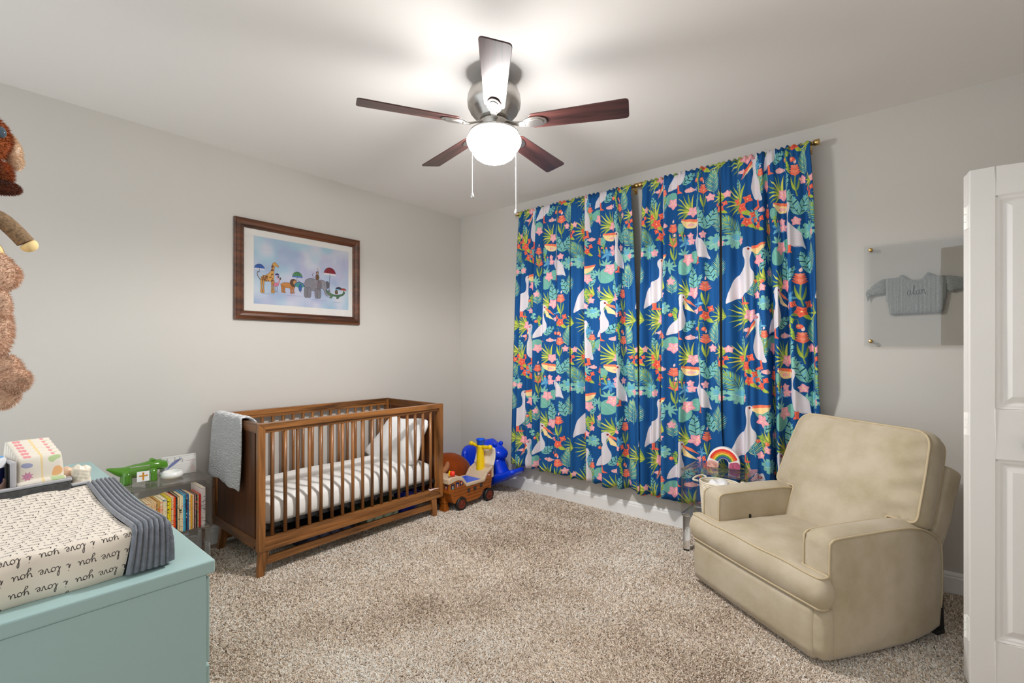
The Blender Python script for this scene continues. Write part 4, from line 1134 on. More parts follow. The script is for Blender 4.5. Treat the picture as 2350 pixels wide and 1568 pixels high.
# (spine px in a zoomed view -> width share, colour, print colour, height, description)
BK = [
 ((-1, 12), (60, 110, 118), (30, 50, 60), .165, 'slim teal-backed picture book, leftmost on the acrylic shelf, leaning over'),
 ((430, 480), CR, (160, 70, 50), .205, 'cream-spined book with a navy cover, first upright one on the acrylic shelf'),
 ((480, 525), CR, (90, 90, 60), .205, 'plain cream-spined book right after the navy-covered one'),
 ((525, 592), CR2, (200, 80, 60), .205, 'cream book with green marks, third upright from the shelf’s left end'),
 ((592, 650), CR, (20, 20, 30), .205, 'cream-spined book with bold black print, fourth upright from the left'),
 ((650, 706), CR, (60, 90, 140), .206, 'cream-spined book with blue print, fifth upright from the left'),
 ((706, 762), CR, (210, 80, 50), .207, 'tan-spined book with red-orange print, sixth upright from the left'),
 ((762, 802), TN, (50, 40, 30), .204, 'darker tan-spined book with black print, seventh upright from the left'),
 ((802, 852), (196, 152, 70), (210, 90, 50), .208, 'golden-spined book just left of two wide cream spines'),
 ((856, 932), CR2, (230, 110, 90), .209, 'wide cream spine with coral print, first of two'),
 ((934, 1044), CR2, (90, 130, 140), .210, 'widest cream spine with grey-green print, just left of the yellow books'),
 ((1054, 1102), (236, 204, 20), (60, 50, 20), .212, 'left one of the two bright yellow spines'),
 ((1102, 1150), (238, 208, 16), (220, 150, 30), .212, 'right one of the two bright yellow spines'),
 ((1152, 1216), CR, (200, 60, 60), .216, 'cream spine with red lettering between the yellow and orange-red books'),
 ((1218, 1276), (236, 72, 22), (120, 20, 20), .212, 'vivid orange-red spine mid-row'),
 ((1278, 1318), (16, 30, 34), (20, 110, 110), .214, 'black spine with a teal edge right of the orange-red one'),
 ((1320, 1372), CR, (30, 28, 24), .212, 'tan spine dotted in black, just right of the black-spined book'),
 ((1376, 1440), CR2, (18, 18, 16), .214, 'cream spine heavily printed in black, mid-row'),
 ((1440, 1476), CR2, (226, 120, 90), .212, 'cream spine with a salmon patch, left of the light blue one'),
 ((1478, 1524), (86, 170, 206), (60, 110, 170), .217, 'light sky-blue spine'),
 ((1526, 1562), (20, 130, 140), (10, 60, 90), .216, 'teal spine just right of the light blue one'),
 ((1562, 1592), (70, 20, 50), (230, 210, 210), .216, 'narrow maroon spine between teal and deep blue'),
 ((1594, 1640), (12, 90, 140), (30, 40, 70), .216, 'deep blue spine right of the maroon one'),
 ((1642, 1692), CR2, (226, 130, 80), .213, 'cream spine with an orange patch, left of the mustard one'),
 ((1700, 1746), (222, 160, 20), (190, 130, 10), .204, 'mustard-yellow spine, lower than its neighbours'),
 ((1748, 1800), (222, 190, 154), (200, 170, 140), .202, 'pale peach spine right of the mustard one'),
 ((1802, 1822), (90, 26, 28), (60, 20, 20), .202, 'very thin dark red spine'),
 ((1824, 1844), (214, 178, 178), (150, 120, 130), .202, 'thin dusty-pink spine'),
 ((1846, 1888), (40, 44, 30), (226, 100, 40), .202, 'dark green-black spine with orange specks'),
 ((1890, 1928), CR2, (180, 150, 110), .198, 'thin cream spine just left of the red one'),
 ((1930, 1990), (206, 16, 14), (180, 14, 12), .200, 'bright red spine near the right end of the row'),
 ((1996, 2114), (226, 216, 212), (120, 116, 120), .238, 'tallest book, thick white spine at the right end of the row'),
 ((2120, 2146), (120, 96, 80), (80, 60, 50), .205, 'thin brown book leaning behind the tall white one'),
 ((2150, 2176), (170, 96, 82), (120, 70, 60), .205, 'thin rust-edged book, last at the right end of the shelf'),
]
y430, y2115 = -2.815, -2.508
for k, ((a, b2), col, mk, hh, lab) in enumerate(BK):
    lean = 0
    if a < 0: ya, yb = -2.8325, -2.8235; lean = .20
    else: ya = y430 + (a - 430) * (y2115 - y430) / (2115 - 430); yb = y430 + (b2 - 430) * (y2115 - y430) / (2115 - 430)
    ya += .0006; yb -= .0006
    dep = .15 + .02 * rnd.random() if k < 31 else .2
    xs = X0B - .004 * rnd.random() - (.006 if 24 <= k < 31 else 0) - (.09 if k >= 32 else 0)
    w_ = yb - ya; ct = min(.0016, w_ * .2)
    lab = lab + (', on the acrylic shelf' if 'shelf' not in lab else '')
    bo = thing('book', lab, 'book', ((xs - dep / 2), (ya + yb) / 2, ZB), 0, 'books on the acrylic shelf')
    L = Matrix.Translation((0, 0, 0))
    if lean: L = Matrix.Translation((0, ya, ZB)) @ Matrix.Rotation(.075, 4, 'X') @ Matrix.Translation((0, -ya, -ZB))
    cm = spine_mat('spine_%02d' % k, col, mk, k + 1)
    cover = cm if k != 1 else cm
    mb = MB(); mb.box(xs - ct, xs, ya, yb, ZB, ZB + hh); mb.box(xs - dep, xs - ct, ya, ya + ct, ZB, ZB + hh); mb.box(xs - dep, xs - ct, yb - ct, yb, ZB, ZB + hh)
    mb.build('cover', cm if k != 1 else [cm, plain('navy_cover', A(16, 40, 74), .5)], bo, M=L)
    if k == 1:
        for p in bo.children[0].data.polygons:
            if abs(p.normal.y) > .5: p.material_index = 1
    mb = MB(); mb.box(xs - dep + .003, xs - ct - .0003, ya + ct, yb - ct, ZB + .003, ZB + hh - .003); mb.build('pages', m_page, bo, M=L)

# ------------------------------------------------------------------ on top of the book table
ZT = .5485
m_green = plain('green_glaze', A(70, 124, 22), .12, var=.05, vscale=8, coat=.6)
cr = thing('crocodile_figurine', 'glossy green ceramic crocodile on the clear book table', 'figurine', (.16, -2.80, ZT))
spn = [(-2.945, .650, .004), (-2.930, .643, .012), (-2.90, .626, .025), (-2.86, .613, .036), (-2.82, .612, .044), (-2.79, .615, .043), (-2.76, .624, .039), (-2.735, .633, .036), (-2.70, .633, .034), (-2.675, .628, .030), (-2.655, .626, .024)]
q = smooth_poly(spn, 4, False); mb = MB()
rows = []
for y, z, r in q:
    rows.append([(.160 + r * 1.05 * math.cos(t), y, z + r * (1.0 if math.sin(t) > 0 else .85) * math.sin(t)) for t in np.linspace(0, 2 * PI, 20, endpoint=False)])
mb.grid(rows, closed=True); mb.add(rows[0], [tuple(range(20))]); mb.add(rows[-1], [tuple(range(20))[::-1]])
mb.build('body', m_green, cr, smooth=True, sub=1)
for y, x in ((-2.856, .184), (-2.856, .136), (-2.735, .184), (-2.735, .136)):
    mb = MB(); mb.tube([(x, y, .625), (x, y + .002, .59), (x + .004, y, ZT + .004), (x + .004, y, ZT)], [.024, .024, .025, .026], 18); mb.build('leg', m_green, cr, smooth=True, auto=.9)
for s in (-1, 1):
    mb = MB(); mb.ball((.160 + s * .014, -2.728, .668), .010, .013, .009, 14, 8); mb.build('eye_bump', m_green, cr, smooth=True)

m_blk = thin_clear('acrylic_block', (.97, .98, .97, 1), 1.0)
cf = thing('cross_block', 'clear acrylic block with a gold cross on a white card on the book table', 'frame', (.275, -2.80, ZT))
BM = Matrix.Translation((.278, -2.856, ZT)) @ Matrix.Rotation(-.10, 4, 'Z')
mb = MB(); mb.box(-.026, 0, -.002, .092, 0, .113); bo_ = mb.build('block', [m_blk, m_acre], cf, M=BM, bevel=.002)
for p in bo_.data.polygons:
    if abs(p.normal.x) < .8: p.material_index = 1
m_card = plain('white_card', A(236, 234, 230), .7, var=.01)
mb = MB(); mb.box(.0005, .002, .028, .085, .026, .084); mb.build('card', m_card, cf, M=BM)
m_gold = plain('gold_paint', A(206, 142, 44), .35, .3, var=.15, vscale=90)
mb = MB(); mb.box(.0021, .0032, .053, .061, .032, .076); mb.box(.0021, .0033, .038, .076, .055, .062); mb.box(.0021, .0032, .0525, .0615, .071, .078); mb.box(.0021, .0032, .071, .077, .054, .064)
mb.build('cross', m_gold, cf, M=BM, bevel=.0006)

m_por = plain('white_porcelain', A(228, 226, 222), .25, var=.01, coat=.3)
mb = MB(); mb.lathe([(0, 0), (.038, 0), (.050, .006), (.058, .017), (.056, .028), (.049, .040), (.046, .042), (.043, .040), (.048, .028), (.049, .018), (.040, .010), (0, .009)], 48, Matrix.Translation((.205, -2.640, ZT)))
tag(mb.build('white_bowl', m_por, None, smooth=True), 'small round white bowl on the clear book table', 'bowl')

# card sign
sg_ = Canvas(200, 126, (238, 236, 234), 4, False)
def fx(p): return p
for i in range(40):
    t = i / 39; x = 36 + 82 * t; y = 84 - 62 * t ** .9
    a = -.75; L = 15 * math.sin(PI * min(1, .12 + t)) + 4
    for s in (.55, -.55): sg_.line([(x, y), (x + L * math.cos(a + s), y + L * math.sin(a + s))], 1.6, (118, 130, 190))
sg_.line([(4, 118), (30, 92), (60, 62), (118, 20)], 1.4, (80, 92, 160))
sg_.ell(22, 92, 30, 22, (196, 202, 228), -.5, .5); sg_.ell(182, 104, 16, 22, (238, 206, 200), 0, .5)
for (x0, y0, x1, y1, c, w_) in ((2, 14, 198, 7, (120, 116, 116), .8), (0, 44, 200, 44, (150, 146, 146), .8), (146, 44, 192, 40, (196, 84, 80), 2)): sg_.line([(x0, y0), (x1, y1)], w_, c)
st, xe = script('oh', 26, 38, 11, -1); st2, _ = script('baby', 78, 38, 12, -1)
for s in st + st2: sg_.line(s, 1.1, (60, 56, 60))
for i in range(5): sg_.curve([(66 + k * 9, 64 + i * 12 + (1.6 if k % 2 else -1.6)) for k in range(11 - i)], .9, (140, 140, 150))
for x in (168, 176, 184): sg_.curve([(x, 48), (x - 4, 62), (x + 3, 76), (x - 3, 92)], 1, (206, 130, 126))
SIGN = sg_.image('card_sign_print')
cs = thing('card_sign', 'rectangular acrylic sign with a blue feather and the words oh baby, on the book table', 'sign', (.155, -2.595, ZT))
SM = Matrix.Translation((.145, -2.688, ZT)) @ Matrix.Rotation(-.06, 4, 'Z') @ Matrix.Rotation(-.08, 4, 'Y')
m_sg = imgmat('card_sign_paper', SIGN, .6)
SMY = .190
mb = MB(); mb.box(0, .003, .0, SMY, SMY * 0 + .002, .122); mb.add([(.0032, 0, .002), (.0032, SMY, .002), (.0032, SMY, .122), (.0032, 0, .122)], [(0, 1, 2, 3)], [[(0, 0), (1, 0), (1, 1), (0, 1)]]); mb.build('paper', m_sg, cs, M=SM, weld=False)
mb = MB(); mb.box(.0034, .0064, -.004, SMY + .004, 0, .126); mb.box(-.0034, -.0004, -.004, SMY + .004, 0, .126); mb.build('acrylic_sheet', m_acr, cs, M=SM, bevel=.0006)
mb = MB()
for y in (.006, SMY - .006):
    for z in (.009, .117): mb.tube([(.006, y, z), (.009, y, z)], .003, 10)
mb.build('magnet', m_nickel, cs, M=SM)
# ------------------------------------------------------------------ ride-on pirate ship
SX, SY = .838, -.791                  # near side plane, front axle
ship = thing('ride_on_ship', 'brown plastic ride-on pirate ship with a yellow mast, on the carpet past the crib', 'ride-on toy', (.72, -.70, 0))
m_hull = wood('moulded_brown_hull', A(138, 72, 12), A(168, 92, 22), 'y', .4, .3)
m_tan = plain('tan_plastic', A(194, 172, 146), .45, var=.02)
m_yel = plain('yellow_plastic', A(250, 190, 10), .3, var=.02)
m_blu = plain('bright_blue_plastic', A(8, 82, 206), .3, var=.02)
m_blk = plain('black_tyre', (.012, .012, .012, 1), .45)
m_hub = plain('dark_red_brown_plastic', A(104, 40, 22), .4)
S = lambda s: SY + s
x0, x1 = .606, .836
hull = [(-.136, .165), (-.136, .262), (-.02, .262), (.02, .25), (.061, .20), (.28, .20), (.315, .25), (.394, .285), (.372, .16), (.358, .075), (.34, .115), (.30, .125), (.262, .11), (.24, .07), (.20, .055), (.065, .055), (.045, .095), (0, .118), (-.045, .10), (-.068, .072), (-.09, .09), (-.108, .125), (-.116, .16)]
mb = MB(); mb.prism([(S(a), z) for a, z in hull], x0 + .006, x1 - .006, 'yzx'); mb.build('hull', m_hull, ship, bevel=.006)
mb = MB()
for z in (.085, .112, .139, .168, .195):           # plank grooves' lips
    a0, a1 = (-.085, .365) if z > .12 else (.055, .235)
    mb.box(x1 - .008, x1 - .0045, S(a0), S(a1), z - .0012, z + .0012)
mb.build('plank_line', plain('hull_groove', A(96, 48, 10), .6), ship)
mb = MB(); mb.box(.695, .755, S(-.118), S(-.078), 0.002, .17); mb.box(.690, .760, S(-.122), S(-.074), .07, .09); mb.hexa([(.685, S(-.126), .002), (.765, S(-.126), .002), (.765, S(-.07), .002), (.685, S(-.07), .002)], [(.697, S(-.118), .07), (.753, S(-.118), .07), (.753, S(-.078), .07), (.697, S(-.078), .07)]); mb.build('bow_post', m_hull, ship, bevel=.006)
# tan rim, bow tray, seat well and stern deck
rim = [(-.145, .245), (-.145, .285), (-.11, .298), (-.04, .293), (.02, .272), (.065, .216), (.262, .212), (.305, .268), (.395, .312), (.398, .29), (.318, .248), (.277, .186), (.058, .188), (.008, .246), (-.04, .262)]
for a, b2 in ((x1 - .026, x1), (x0, x0 + .026)):
    mb = MB(); mb.prism([(S(p), z) for p, z in rim], a, b2, 'yzx'); mb.build('rim', m_tan, ship, bevel=.007, seg=3)
mb = MB(); mb.box(x0 + .02, x1 - .02, S(-.144), S(-.120), .245, .288); mb.build('bow_wall', m_tan, ship, bevel=.006)
mb = MB(); mb.box(x0 + .02, x1 - .02, S(-.121), S(.006), .235, .267); mb.build('tray', m_tan, ship, bevel=.003)
mb = MB(); mb.box(x0 + .02, x1 - .02, S(.005), S(.03), .20, .274); mb.build('seat_back', m_tan, ship, bevel=.006)
mb = MB(); mb.prism([(S(.262), .205), (S(.312), .258), (S(.388), .292), (S(.388), .2), (S(.262), .19)], x0 + .02, x1 - .02, 'yzx'); mb.build('deck', m_tan, ship, bevel=.006)
mb = MB(); mb.box(x0 + .022, x1 - .022, S(.045), S(.255), .196, .212); mb.build('seat', m_blu, ship, bevel=.008, seg=3)
mb = MB(); mb.box(x0 + .01, x1 - .004, S(.365), S(.398), .20, .318); mb.build('stern_wall', m_tan, ship, bevel=.008)
# lid standing open behind the mast
mb = MB(); rows = []
for i in range(9):
    t = i / 8; z = .308 + .150 * t; y = S(.372) + .028 * math.sin(t * PI * .75)
    rows.append([(xx, y + .010 * math.sin(PI * (xx - .612) / .236), z + .012 * math.sin(PI * (xx - .612) / .236) * t) for xx in np.linspace(.612, .848, 9)])
mb.grid(rows); mb.build('lid', plain('cream_plastic', A(216, 206, 190), .45), ship, smooth=True, solid=.014, bevel=.005)
mx, my = .712, -.440
mb = MB(); mb.lathe([(0, .225), (.043, .225), (.042, .24), (.037, .32), (.031, .41), (.028, .452), (.03, .47), (.026, .48), (0, .48)], 32, Matrix.Translation((mx, my, 0))); mb.build('mast', m_yel, ship, smooth=True, auto=.6)
mb = MB(); mb.tube(smooth_poly([(mx - .112, my - .004, .482), (mx - .05, my, .470), (mx, my, .466), (mx + .05, my, .464), (mx + .112, my + .004, .470)], 5, False), .0155, 14)
for s in (-1, 1): mb.ball((mx + s * .112, my + s * .004, .476 - s * .004), .024, .021, .021, 16, 10)
mb.ball((mx, my - .018, .466), .020, .014, .020, 16, 10)
mb.build('handlebar', m_yel, ship, smooth=True)
mb = MB(); mb.lathe([(0, .482), (.030, .482), (.033, .492), (.036, .518), (.041, .521), (.0425, .529), (.0405, .535), (.034, .533), (.031, .50), (0, .497)], 32, Matrix.Translation((mx, my, 0))); mb.build('crows_nest', m_blu, ship, smooth=True, auto=.6)
m_redp = plain('red_plastic', A(238, 48, 24), .3)
mb = MB(); Kc = Matrix.Translation((.735, S(-.035), .300)) @ Matrix.Rotation(.55, 4, 'Z') @ Matrix.Rotation(PI / 2, 4, 'Y')
mb.lathe([(0, 0), (.021, 0), (.023, .012), (.023, .03), (.018, .036), (0, .036)], 24, Kc); kb = mb.build('cannon_knob', m_redp, ship, smooth=True, auto=.6)
mb = MB(); Kg = Kc @ Matrix.Translation((0, 0, -.012))
star_ = [((.024 if i % 2 else .019) * math.cos(PI * i / 9), (.024 if i % 2 else .019) * math.sin(PI * i / 9)) for i in range(18)]
mb.add([Kg @ Vector((p[0], p[1], 0)) for p in star_] + [Kg @ Vector((p[0], p[1], .012)) for p in star_], [tuple(range(18))[::-1], tuple(range(18, 36))] + [(i, (i + 1) % 18, 18 + (i + 1) % 18, 18 + i) for i in range(18)])
mb.lathe([(0, -.006), (.008, -.005), (.009, 0), (0, 0)], 12, Kg); mb.build('gear', m_yel, kb, bevel=.001)
mb = MB(); mb.box(.68, .70, S(-.112), S(-.104), .262, .30); mb.build('lever', m_redp, ship, bevel=.003)
# printed stickers: crew at the upper windows, dark gun ports below
def sticker(nm, ya, yb, za, zb, draw):
    c = Canvas(60, 60, (20, 30, 60), 1, False); draw(c); im = c.image(nm)
    mb = MB(); x = x1 - .0048; mb.add([(x, ya, za), (x, yb, za), (x, yb, zb), (x, ya, zb)], [(0, 1, 2, 3)], [[(0, 0), (1, 0), (1, 1), (0, 1)]]); mb.box(x - .002, x - .0002, ya, yb, za, zb)
    mb.build('sticker', imgmat(nm, im, .5), ship, weld=False)
def face(hat, shirt):
    def d(c):
        c.fill([(10, 60), (16, 44), (44, 44), (50, 60)], shirt); c.ell(30, 34, 13, 15, (226, 170, 130)); c.fill([(10, 26), (16, 10), (44, 10), (50, 26), (30, 22)], hat); c.ell(25, 33, 2, 2, (30, 20, 20)); c.ell(35, 33, 2, 2, (30, 20, 20)); c.line([(24, 42), (36, 42)], 2, (150, 70, 60))
    return d
for k, (s, hat, sh) in enumerate(((-.098, (30, 50, 90), (80, 170, 170)), (-.045, (20, 40, 140), (210, 120, 130)), (.001, (214, 60, 30), (40, 40, 60)))):
    z = .222 + (0, .006, .010)[k]; sticker('crew_sticker_%d' % k, S(s - .019), S(s + .019), z - .02, z + .02, face(hat, sh))
def port(c):
    c.fill([(0, 0), (60, 0), (60, 60), (0, 60)], (26, 26, 28)); c.ell(36, 32, 15, 15, (90, 94, 104)); c.ell(38, 33, 8, 8, (20, 20, 22)); c.line([(6, 6), (30, 40)], 7, (58, 60, 66))
for k, (s, z) in enumerate(((.086, .150), (.160, .156), (.236, .164))):
    sticker('gun_port_%d' % k, S(s - .016), S(s + .016), z - .017, z + .017, port)
    mb = MB(); mb.box(x1 - .008, x1 - .001, S(s - .02), S(s + .02), z - .030, z - .024); mb.build('port_sill', m_hull, ship, bevel=.001)
def badge(c):
    c.fill([(0, 0), (60, 0), (60, 60), (0, 60)], (206, 34, 40)); c.ell(30, 30, 26, 20, (240, 236, 232)); c.ell(22, 30, 9, 11, (206, 34, 40)); c.ell(22, 30, 5, 7, (240, 236, 232)); c.ell(38, 30, 9, 11, (206, 34, 40)); c.ell(38, 30, 5, 7, (240, 236, 232))
def bow_sticker(nm, xa, xb, za, zb, draw):
    c = Canvas(60, 60, (20, 30, 60), 1, False); draw(c); im = c.image(nm)
    y = S(-.1372); mb = MB(); mb.add([(xa, y, za), (xb, y, za), (xb, y, zb), (xa, y, zb)], [(0, 1, 2, 3)], [[(0, 0), (1, 0), (1, 1), (0, 1)]]); mb.box(xa, xb, y + .0002, y + .002, za, zb)
    mb.build('sticker', imgmat(nm, im, .5), ship, weld=False)
bow_sticker('bow_crew_0', .722, .758, .20, .24, face((40, 40, 70), (60, 90, 60))); bow_sticker('bow_crew_1', .775, .811, .20, .24, face((60, 40, 40), (200, 70, 80)))
sticker('oval_badge', S(.312), S(.350), .226, .242, badge)
for s in (0, .336):
    for x, sg in ((x1 - .012, 1), (x0 + .012, -1)):
        Wm = Matrix.Translation((x + sg * .016, S(s), .058)) @ Matrix.Rotation(sg * PI / 2, 4, 'Y')
        mb = MB(); mb.lathe([(.036, -.032), (.052, -.032), (.057, -.028), (.058, -.016), (.057, -.004), (.052, 0), (.044, .002), (.042, -.004), (.036, -.004)], 36, Wm, cap=False)
        wh = mb.build('wheel', m_blk, ship, smooth=True, auto=.6)
        mb = MB(); mb.lathe([(0, -.03), (.042, -.03), (.042, -.003), (.034, -.001), (.031, -.004), (.012, -.004), (.008, .001), (0, .001)], 32, Wm)
        for k in range(3):
            a = k * PI / 3; c_, s_ = math.cos(a), math.sin(a)
            mb.add([Wm @ Vector((c_ * u - s_ * v, s_ * u + c_ * v, w_)) for u in (-.033, .033) for v in (-.0016, .0016) for w_ in (-.005, -.002)], [(0, 1, 3, 2), (4, 6, 7, 5), (0, 4, 5, 1), (2, 3, 7, 6), (0, 2, 6, 4), (1, 5, 7, 3)])
        mb.build('hub', m_hub, wh, smooth=True, auto=.6)

# ------------------------------------------------------------------ blue rocking animal against the window wall
rk = thing('rocking_toy', 'royal-blue plastic rocking animal in the corner behind the pirate ship', 'rocking toy', (.55, -.20, 0))
m_rb = plain('royal_blue_plastic', A(4, 56, 204), .25, var=.01)
YC = -.185
rnd_ = lambda T, R_: (lambda u, v, d: YC - T - R_ * math.sqrt(min(d, .04) / .04), lambda u, v, d: YC + T + R_ * math.sqrt(min(d, .04) / .04))
mb = MB()
body_side = smooth_poly([(.57, .14), (.62, .22), (.665, .29), (.69, .325), (.79, .325), (.805, .29), (.835, .225), (.875, .165), (.80, .13), (.66, .12)], 5)
slab(mb, body_side, .025, *rnd_(.028, .05), 0, 3, lambda u, v, n: (u - .05, n, v))
mb.build('body', m_rb, rk, smooth=True)
mb = MB(); seat_side = smooth_poly([(.28, .14), (.60, .14), (.64, .19), (.60, .215), (.50, .205), (.40, .205), (.33, .225), (.27, .22)], 5)
slab(mb, seat_side, .025, *rnd_(.05, .05), 0, 3, lambda u, v, n: (u - .05, n, v)); mb.build('seat', m_rb, rk, smooth=True)
mb = MB()
head = round_poly([(.545, .375), (.580, .468), (.655, .490), (.705, .462), (.795, .418), (.842, .372), (.828, .322), (.77, .298), (.69, .285), (.60, .315)], [.03, .03, .03, .03, .03, .03, .025, .02, .03, .03], 5)
slab(mb, head, .025, lambda u, v, d: YC - .03 - .055 * math.sqrt(min(d, .05) / .05), lambda u, v, d: YC + .03 + .055 * math.sqrt(min(d, .05) / .05), 0, 3, lambda u, v, n: (u - .05, n, v))
hd = mb.build('head', m_rb, rk, smooth=True)
for s in (-1, 1):
    mb = MB(); mb.ball((.692, YC + s * .045, .448), .024, .018, .022, 16, 10); mb.build('eye_bump', m_rb, hd, smooth=True)
mb = MB()
back = smooth_poly([(-.095, .0), (-.105, .08), (-.095, .15), (-.055, .195), (0, .208), (.055, .195), (.095, .15), (.105, .08), (.095, .0)], 5)
slab(mb, back, .025, lambda u, v, d: -.018 - .012 * math.sqrt(min(d, .03) / .03), lambda u, v, d: .018 + .012 * math.sqrt(min(d, .03) / .03), 0, 2, lambda u, v, n: Vector((.345 - .035 * v / .2 + n, YC + u, .180 + v * .98)))
mb.build('backrest', m_rb, rk, smooth=True)
mb = MB()
base_side = smooth_poly([(.10, .125), (.20, .070), (.38, .034), (.55, .028), (.70, .056), (.83, .112), (.93, .168), (.985, .206), (1.0, .232), (.975, .250), (.90, .222), (.80, .190), (.70, .175), (.55, .165), (.38, .160), (.22, .165), (.12, .155)], 5)
slab(mb, base_side, .025, *rnd_(.08, .025), 0, 4, lambda u, v, n: (u - .05, n, v))
mb.build('rocker_base', m_rb, rk, smooth=True)

# ------------------------------------------------------------------ brown plush beside them, and a bead toy
m_bfur = plain('chestnut_plush', A(126, 56, 18), 1.0, var=.25, vscale=9, bump=.15, bscale=300, sheen=.25, spec=.05)
pl = thing('plush_buffalo', 'chestnut-brown plush animal with a tan horn between crib and rocking toy', 'plush toy', (.44, -.60, 0))
mb = MB(); rows = []
for i in range(25):
    t = i / 24; y = -.885 + .565 * t
    r = math.sin(PI * min(1, max(0, t)) ** 1.0) ** .42
    hz = .185 + .018 * math.sin(PI * t); zc = .19
    rows.append([(.43 + .155 * r * math.cos(a), y, zc + hz * r * math.sin(a) * (1.0 if math.sin(a) > 0 else .98)) for a in np.linspace(0, 2 * PI, 28, endpoint=False)])
mb.grid(rows, closed=True); mb.build('body', m_bfur, pl, smooth=True)
HORN = [(.53, -.85, .245), (.555, -.79, .262), (.568, -.745, .284), (.568, -.715, .314), (.564, -.705, .338)]
m_tanf = plain('tan_plush', A(158, 104, 64), .9, var=.1, bump=.3, bscale=150, sheen=.3)
mb = MB(); mb.tube(smooth_poly(HORN, 5, False), [.034 - .0009 * i for i in range(21)], 14); mb.ball(HORN[-1], .0155, n=12, m=8); mb.build('horn', m_tanf, pl, smooth=True)
for y in (-.80, -.50):
    mb = MB(); mb.ball((.53, y, .05), .05, .06, .05, 16, 10); mb.build('foot', m_bfur, pl, smooth=True)
bt = thing('stacking_toy', 'yellow and red plastic stacking toy behind the right end of the crib', 'toy', (.30, -.86, .36))
bt.location = (.255, -.80, 0)
mb = MB(); mb.lathe([(0, 0), (.06, 0), (.06, .02), (.02, .03), (.016, .24), (.022, .25), (.022, .27), (0, .27)], 24, Matrix.Translation((.235, -.80, 0))); mb.build('stem', m_redp, bt, smooth=True, auto=.6)
for z, r, mm in ((.05, .05, m_blu), (.10, .046, m_yel), (.15, .042, m_redp), (.20, .037, m_yel)):
    mb = MB(); mb.tube([(.235 + r * .62 * math.cos(t), -.80 + r * .62 * math.sin(t), z) for t in np.linspace(0, 2 * PI, 28)[:-1]], r * .36, 12, closed=True); mb.build('ring', mm, bt, smooth=True)
mb = MB(); mb.ball((.235, -.80, .302), .034, .034, .036); mb.build('top_ball', m_yel, bt, smooth=True)
# ------------------------------------------------------------------ dresser
DH_, DX1, DY1, DX0, DY0 = .780, 2.268, -3.066, .56, -3.585
m_dr = plain('pale_teal_paint', A(148, 174, 172), .45, var=.015, vscale=2)
ds = thing('dresser', 'pale teal painted dresser with drawers at the left edge of the view', 'dresser', ((DX0 + DX1) / 2, (DY0 + DY1) / 2, 0))
mb = MB(); mb.box(DX0, DX1, DY0, DY1, DH_ - .036, DH_); mb.build('top', m_dr, ds, bevel=.006, seg=3)
mb = MB(); mb.box(DX1 - .024, DX1 - .004, DY0 + .005, DY1 - .020, 0, DH_ - .0362); mb.build('side_panel', m_dr, ds, bevel=.0015)
mb = MB(); mb.box(DX0 + .004, DX0 + .024, DY0 + .005, DY1 - .020, 0, DH_ - .0362); mb.build('side_panel', m_dr, ds, bevel=.0015)
mb = MB(); mb.box(DX0 + .025, DX1 - .025, DY0 + .01, DY1 - .045, .03, DH_ - .04); mb.build('carcass', m_dr, ds)
for i, (z0, z1) in enumerate(((.055, .275), (.283, .505), (.513, .734))):
    xm = (DX0 + DX1) / 2
    for a, b2 in ((DX0 + .008, xm - .003), (xm + .003, DX1 - .008)):
        mb = MB(); mb.box(a, b2, DY1 - .032, DY1 - .011, z0, z1); dw = mb.build('drawer', m_dr, ds, bevel=.003)
        mb = MB(); mb.lathe([(0, 0), (.008, 0), (.008, .012), (.016, .02), (.014, .027), (0, .028)], 20, Matrix.Translation(((a + b2) / 2, DY1 - .011, (z0 + z1) / 2)) @ Matrix.Rotation(-PI / 2, 4, 'X')); mb.build('knob', m_nickel, dw, smooth=True)

# ------------------------------------------------------------------ changing pad: script-printed cover with a ribbed grey border
PX0, PX1, PY0, PY1 = 1.60, 2.212, -3.545, -3.155
YS = -3.228                                 # seam between the printed middle and the grey border
pad = thing('changing_pad', 'contoured changing pad on the dresser, white script-print cover with ribbed grey border', 'changing pad', ((PX0 + PX1) / 2, (PY0 + PY1) / 2, DH_))
tx = Canvas(480, 240, (236, 224, 208), 2.2, False)
for r_ in range(6):
    y = 26 + r_ * 40; x = -90 + (r_ * 67) % 110
    while x < 480:
        st, xe = script('i love you ', x, y, 10.5, -1)
        for s in st: tx.line(s, 1.5, (62, 55, 52))
        x = xe + 4
TXT = tx.image('love_script_print')
tx = Canvas(480, 240, (228, 217, 203), 2.6, False)
for r_ in range(9):
    y = 16 + r_ * 26.67; x = -70 + (r_ * 53) % 90
    while x < 480:
        st, xe = script('i love you ', x, y, 6.2, -1)
        for s in st: tx.line(s, 1.35, (70, 62, 58))
        x = xe + 3
TXT2 = tx.image('love_script_fine_print')
m_txt2 = imgmat('fine_script_print_cotton', TXT2, .85, bumpscale=18, bump=.12)
m_txt = imgmat('script_print_cotton', TXT, .85, bumpscale=18, bump=.12)
def padz(x, y):
    t = (x - PX0) / (PX1 - PX0)
    return DH_ + .106 - .013 * math.sin(PI * min(1, max(0, (t - .04) / .92))) ** 1.3
NX, NY = 40, 40
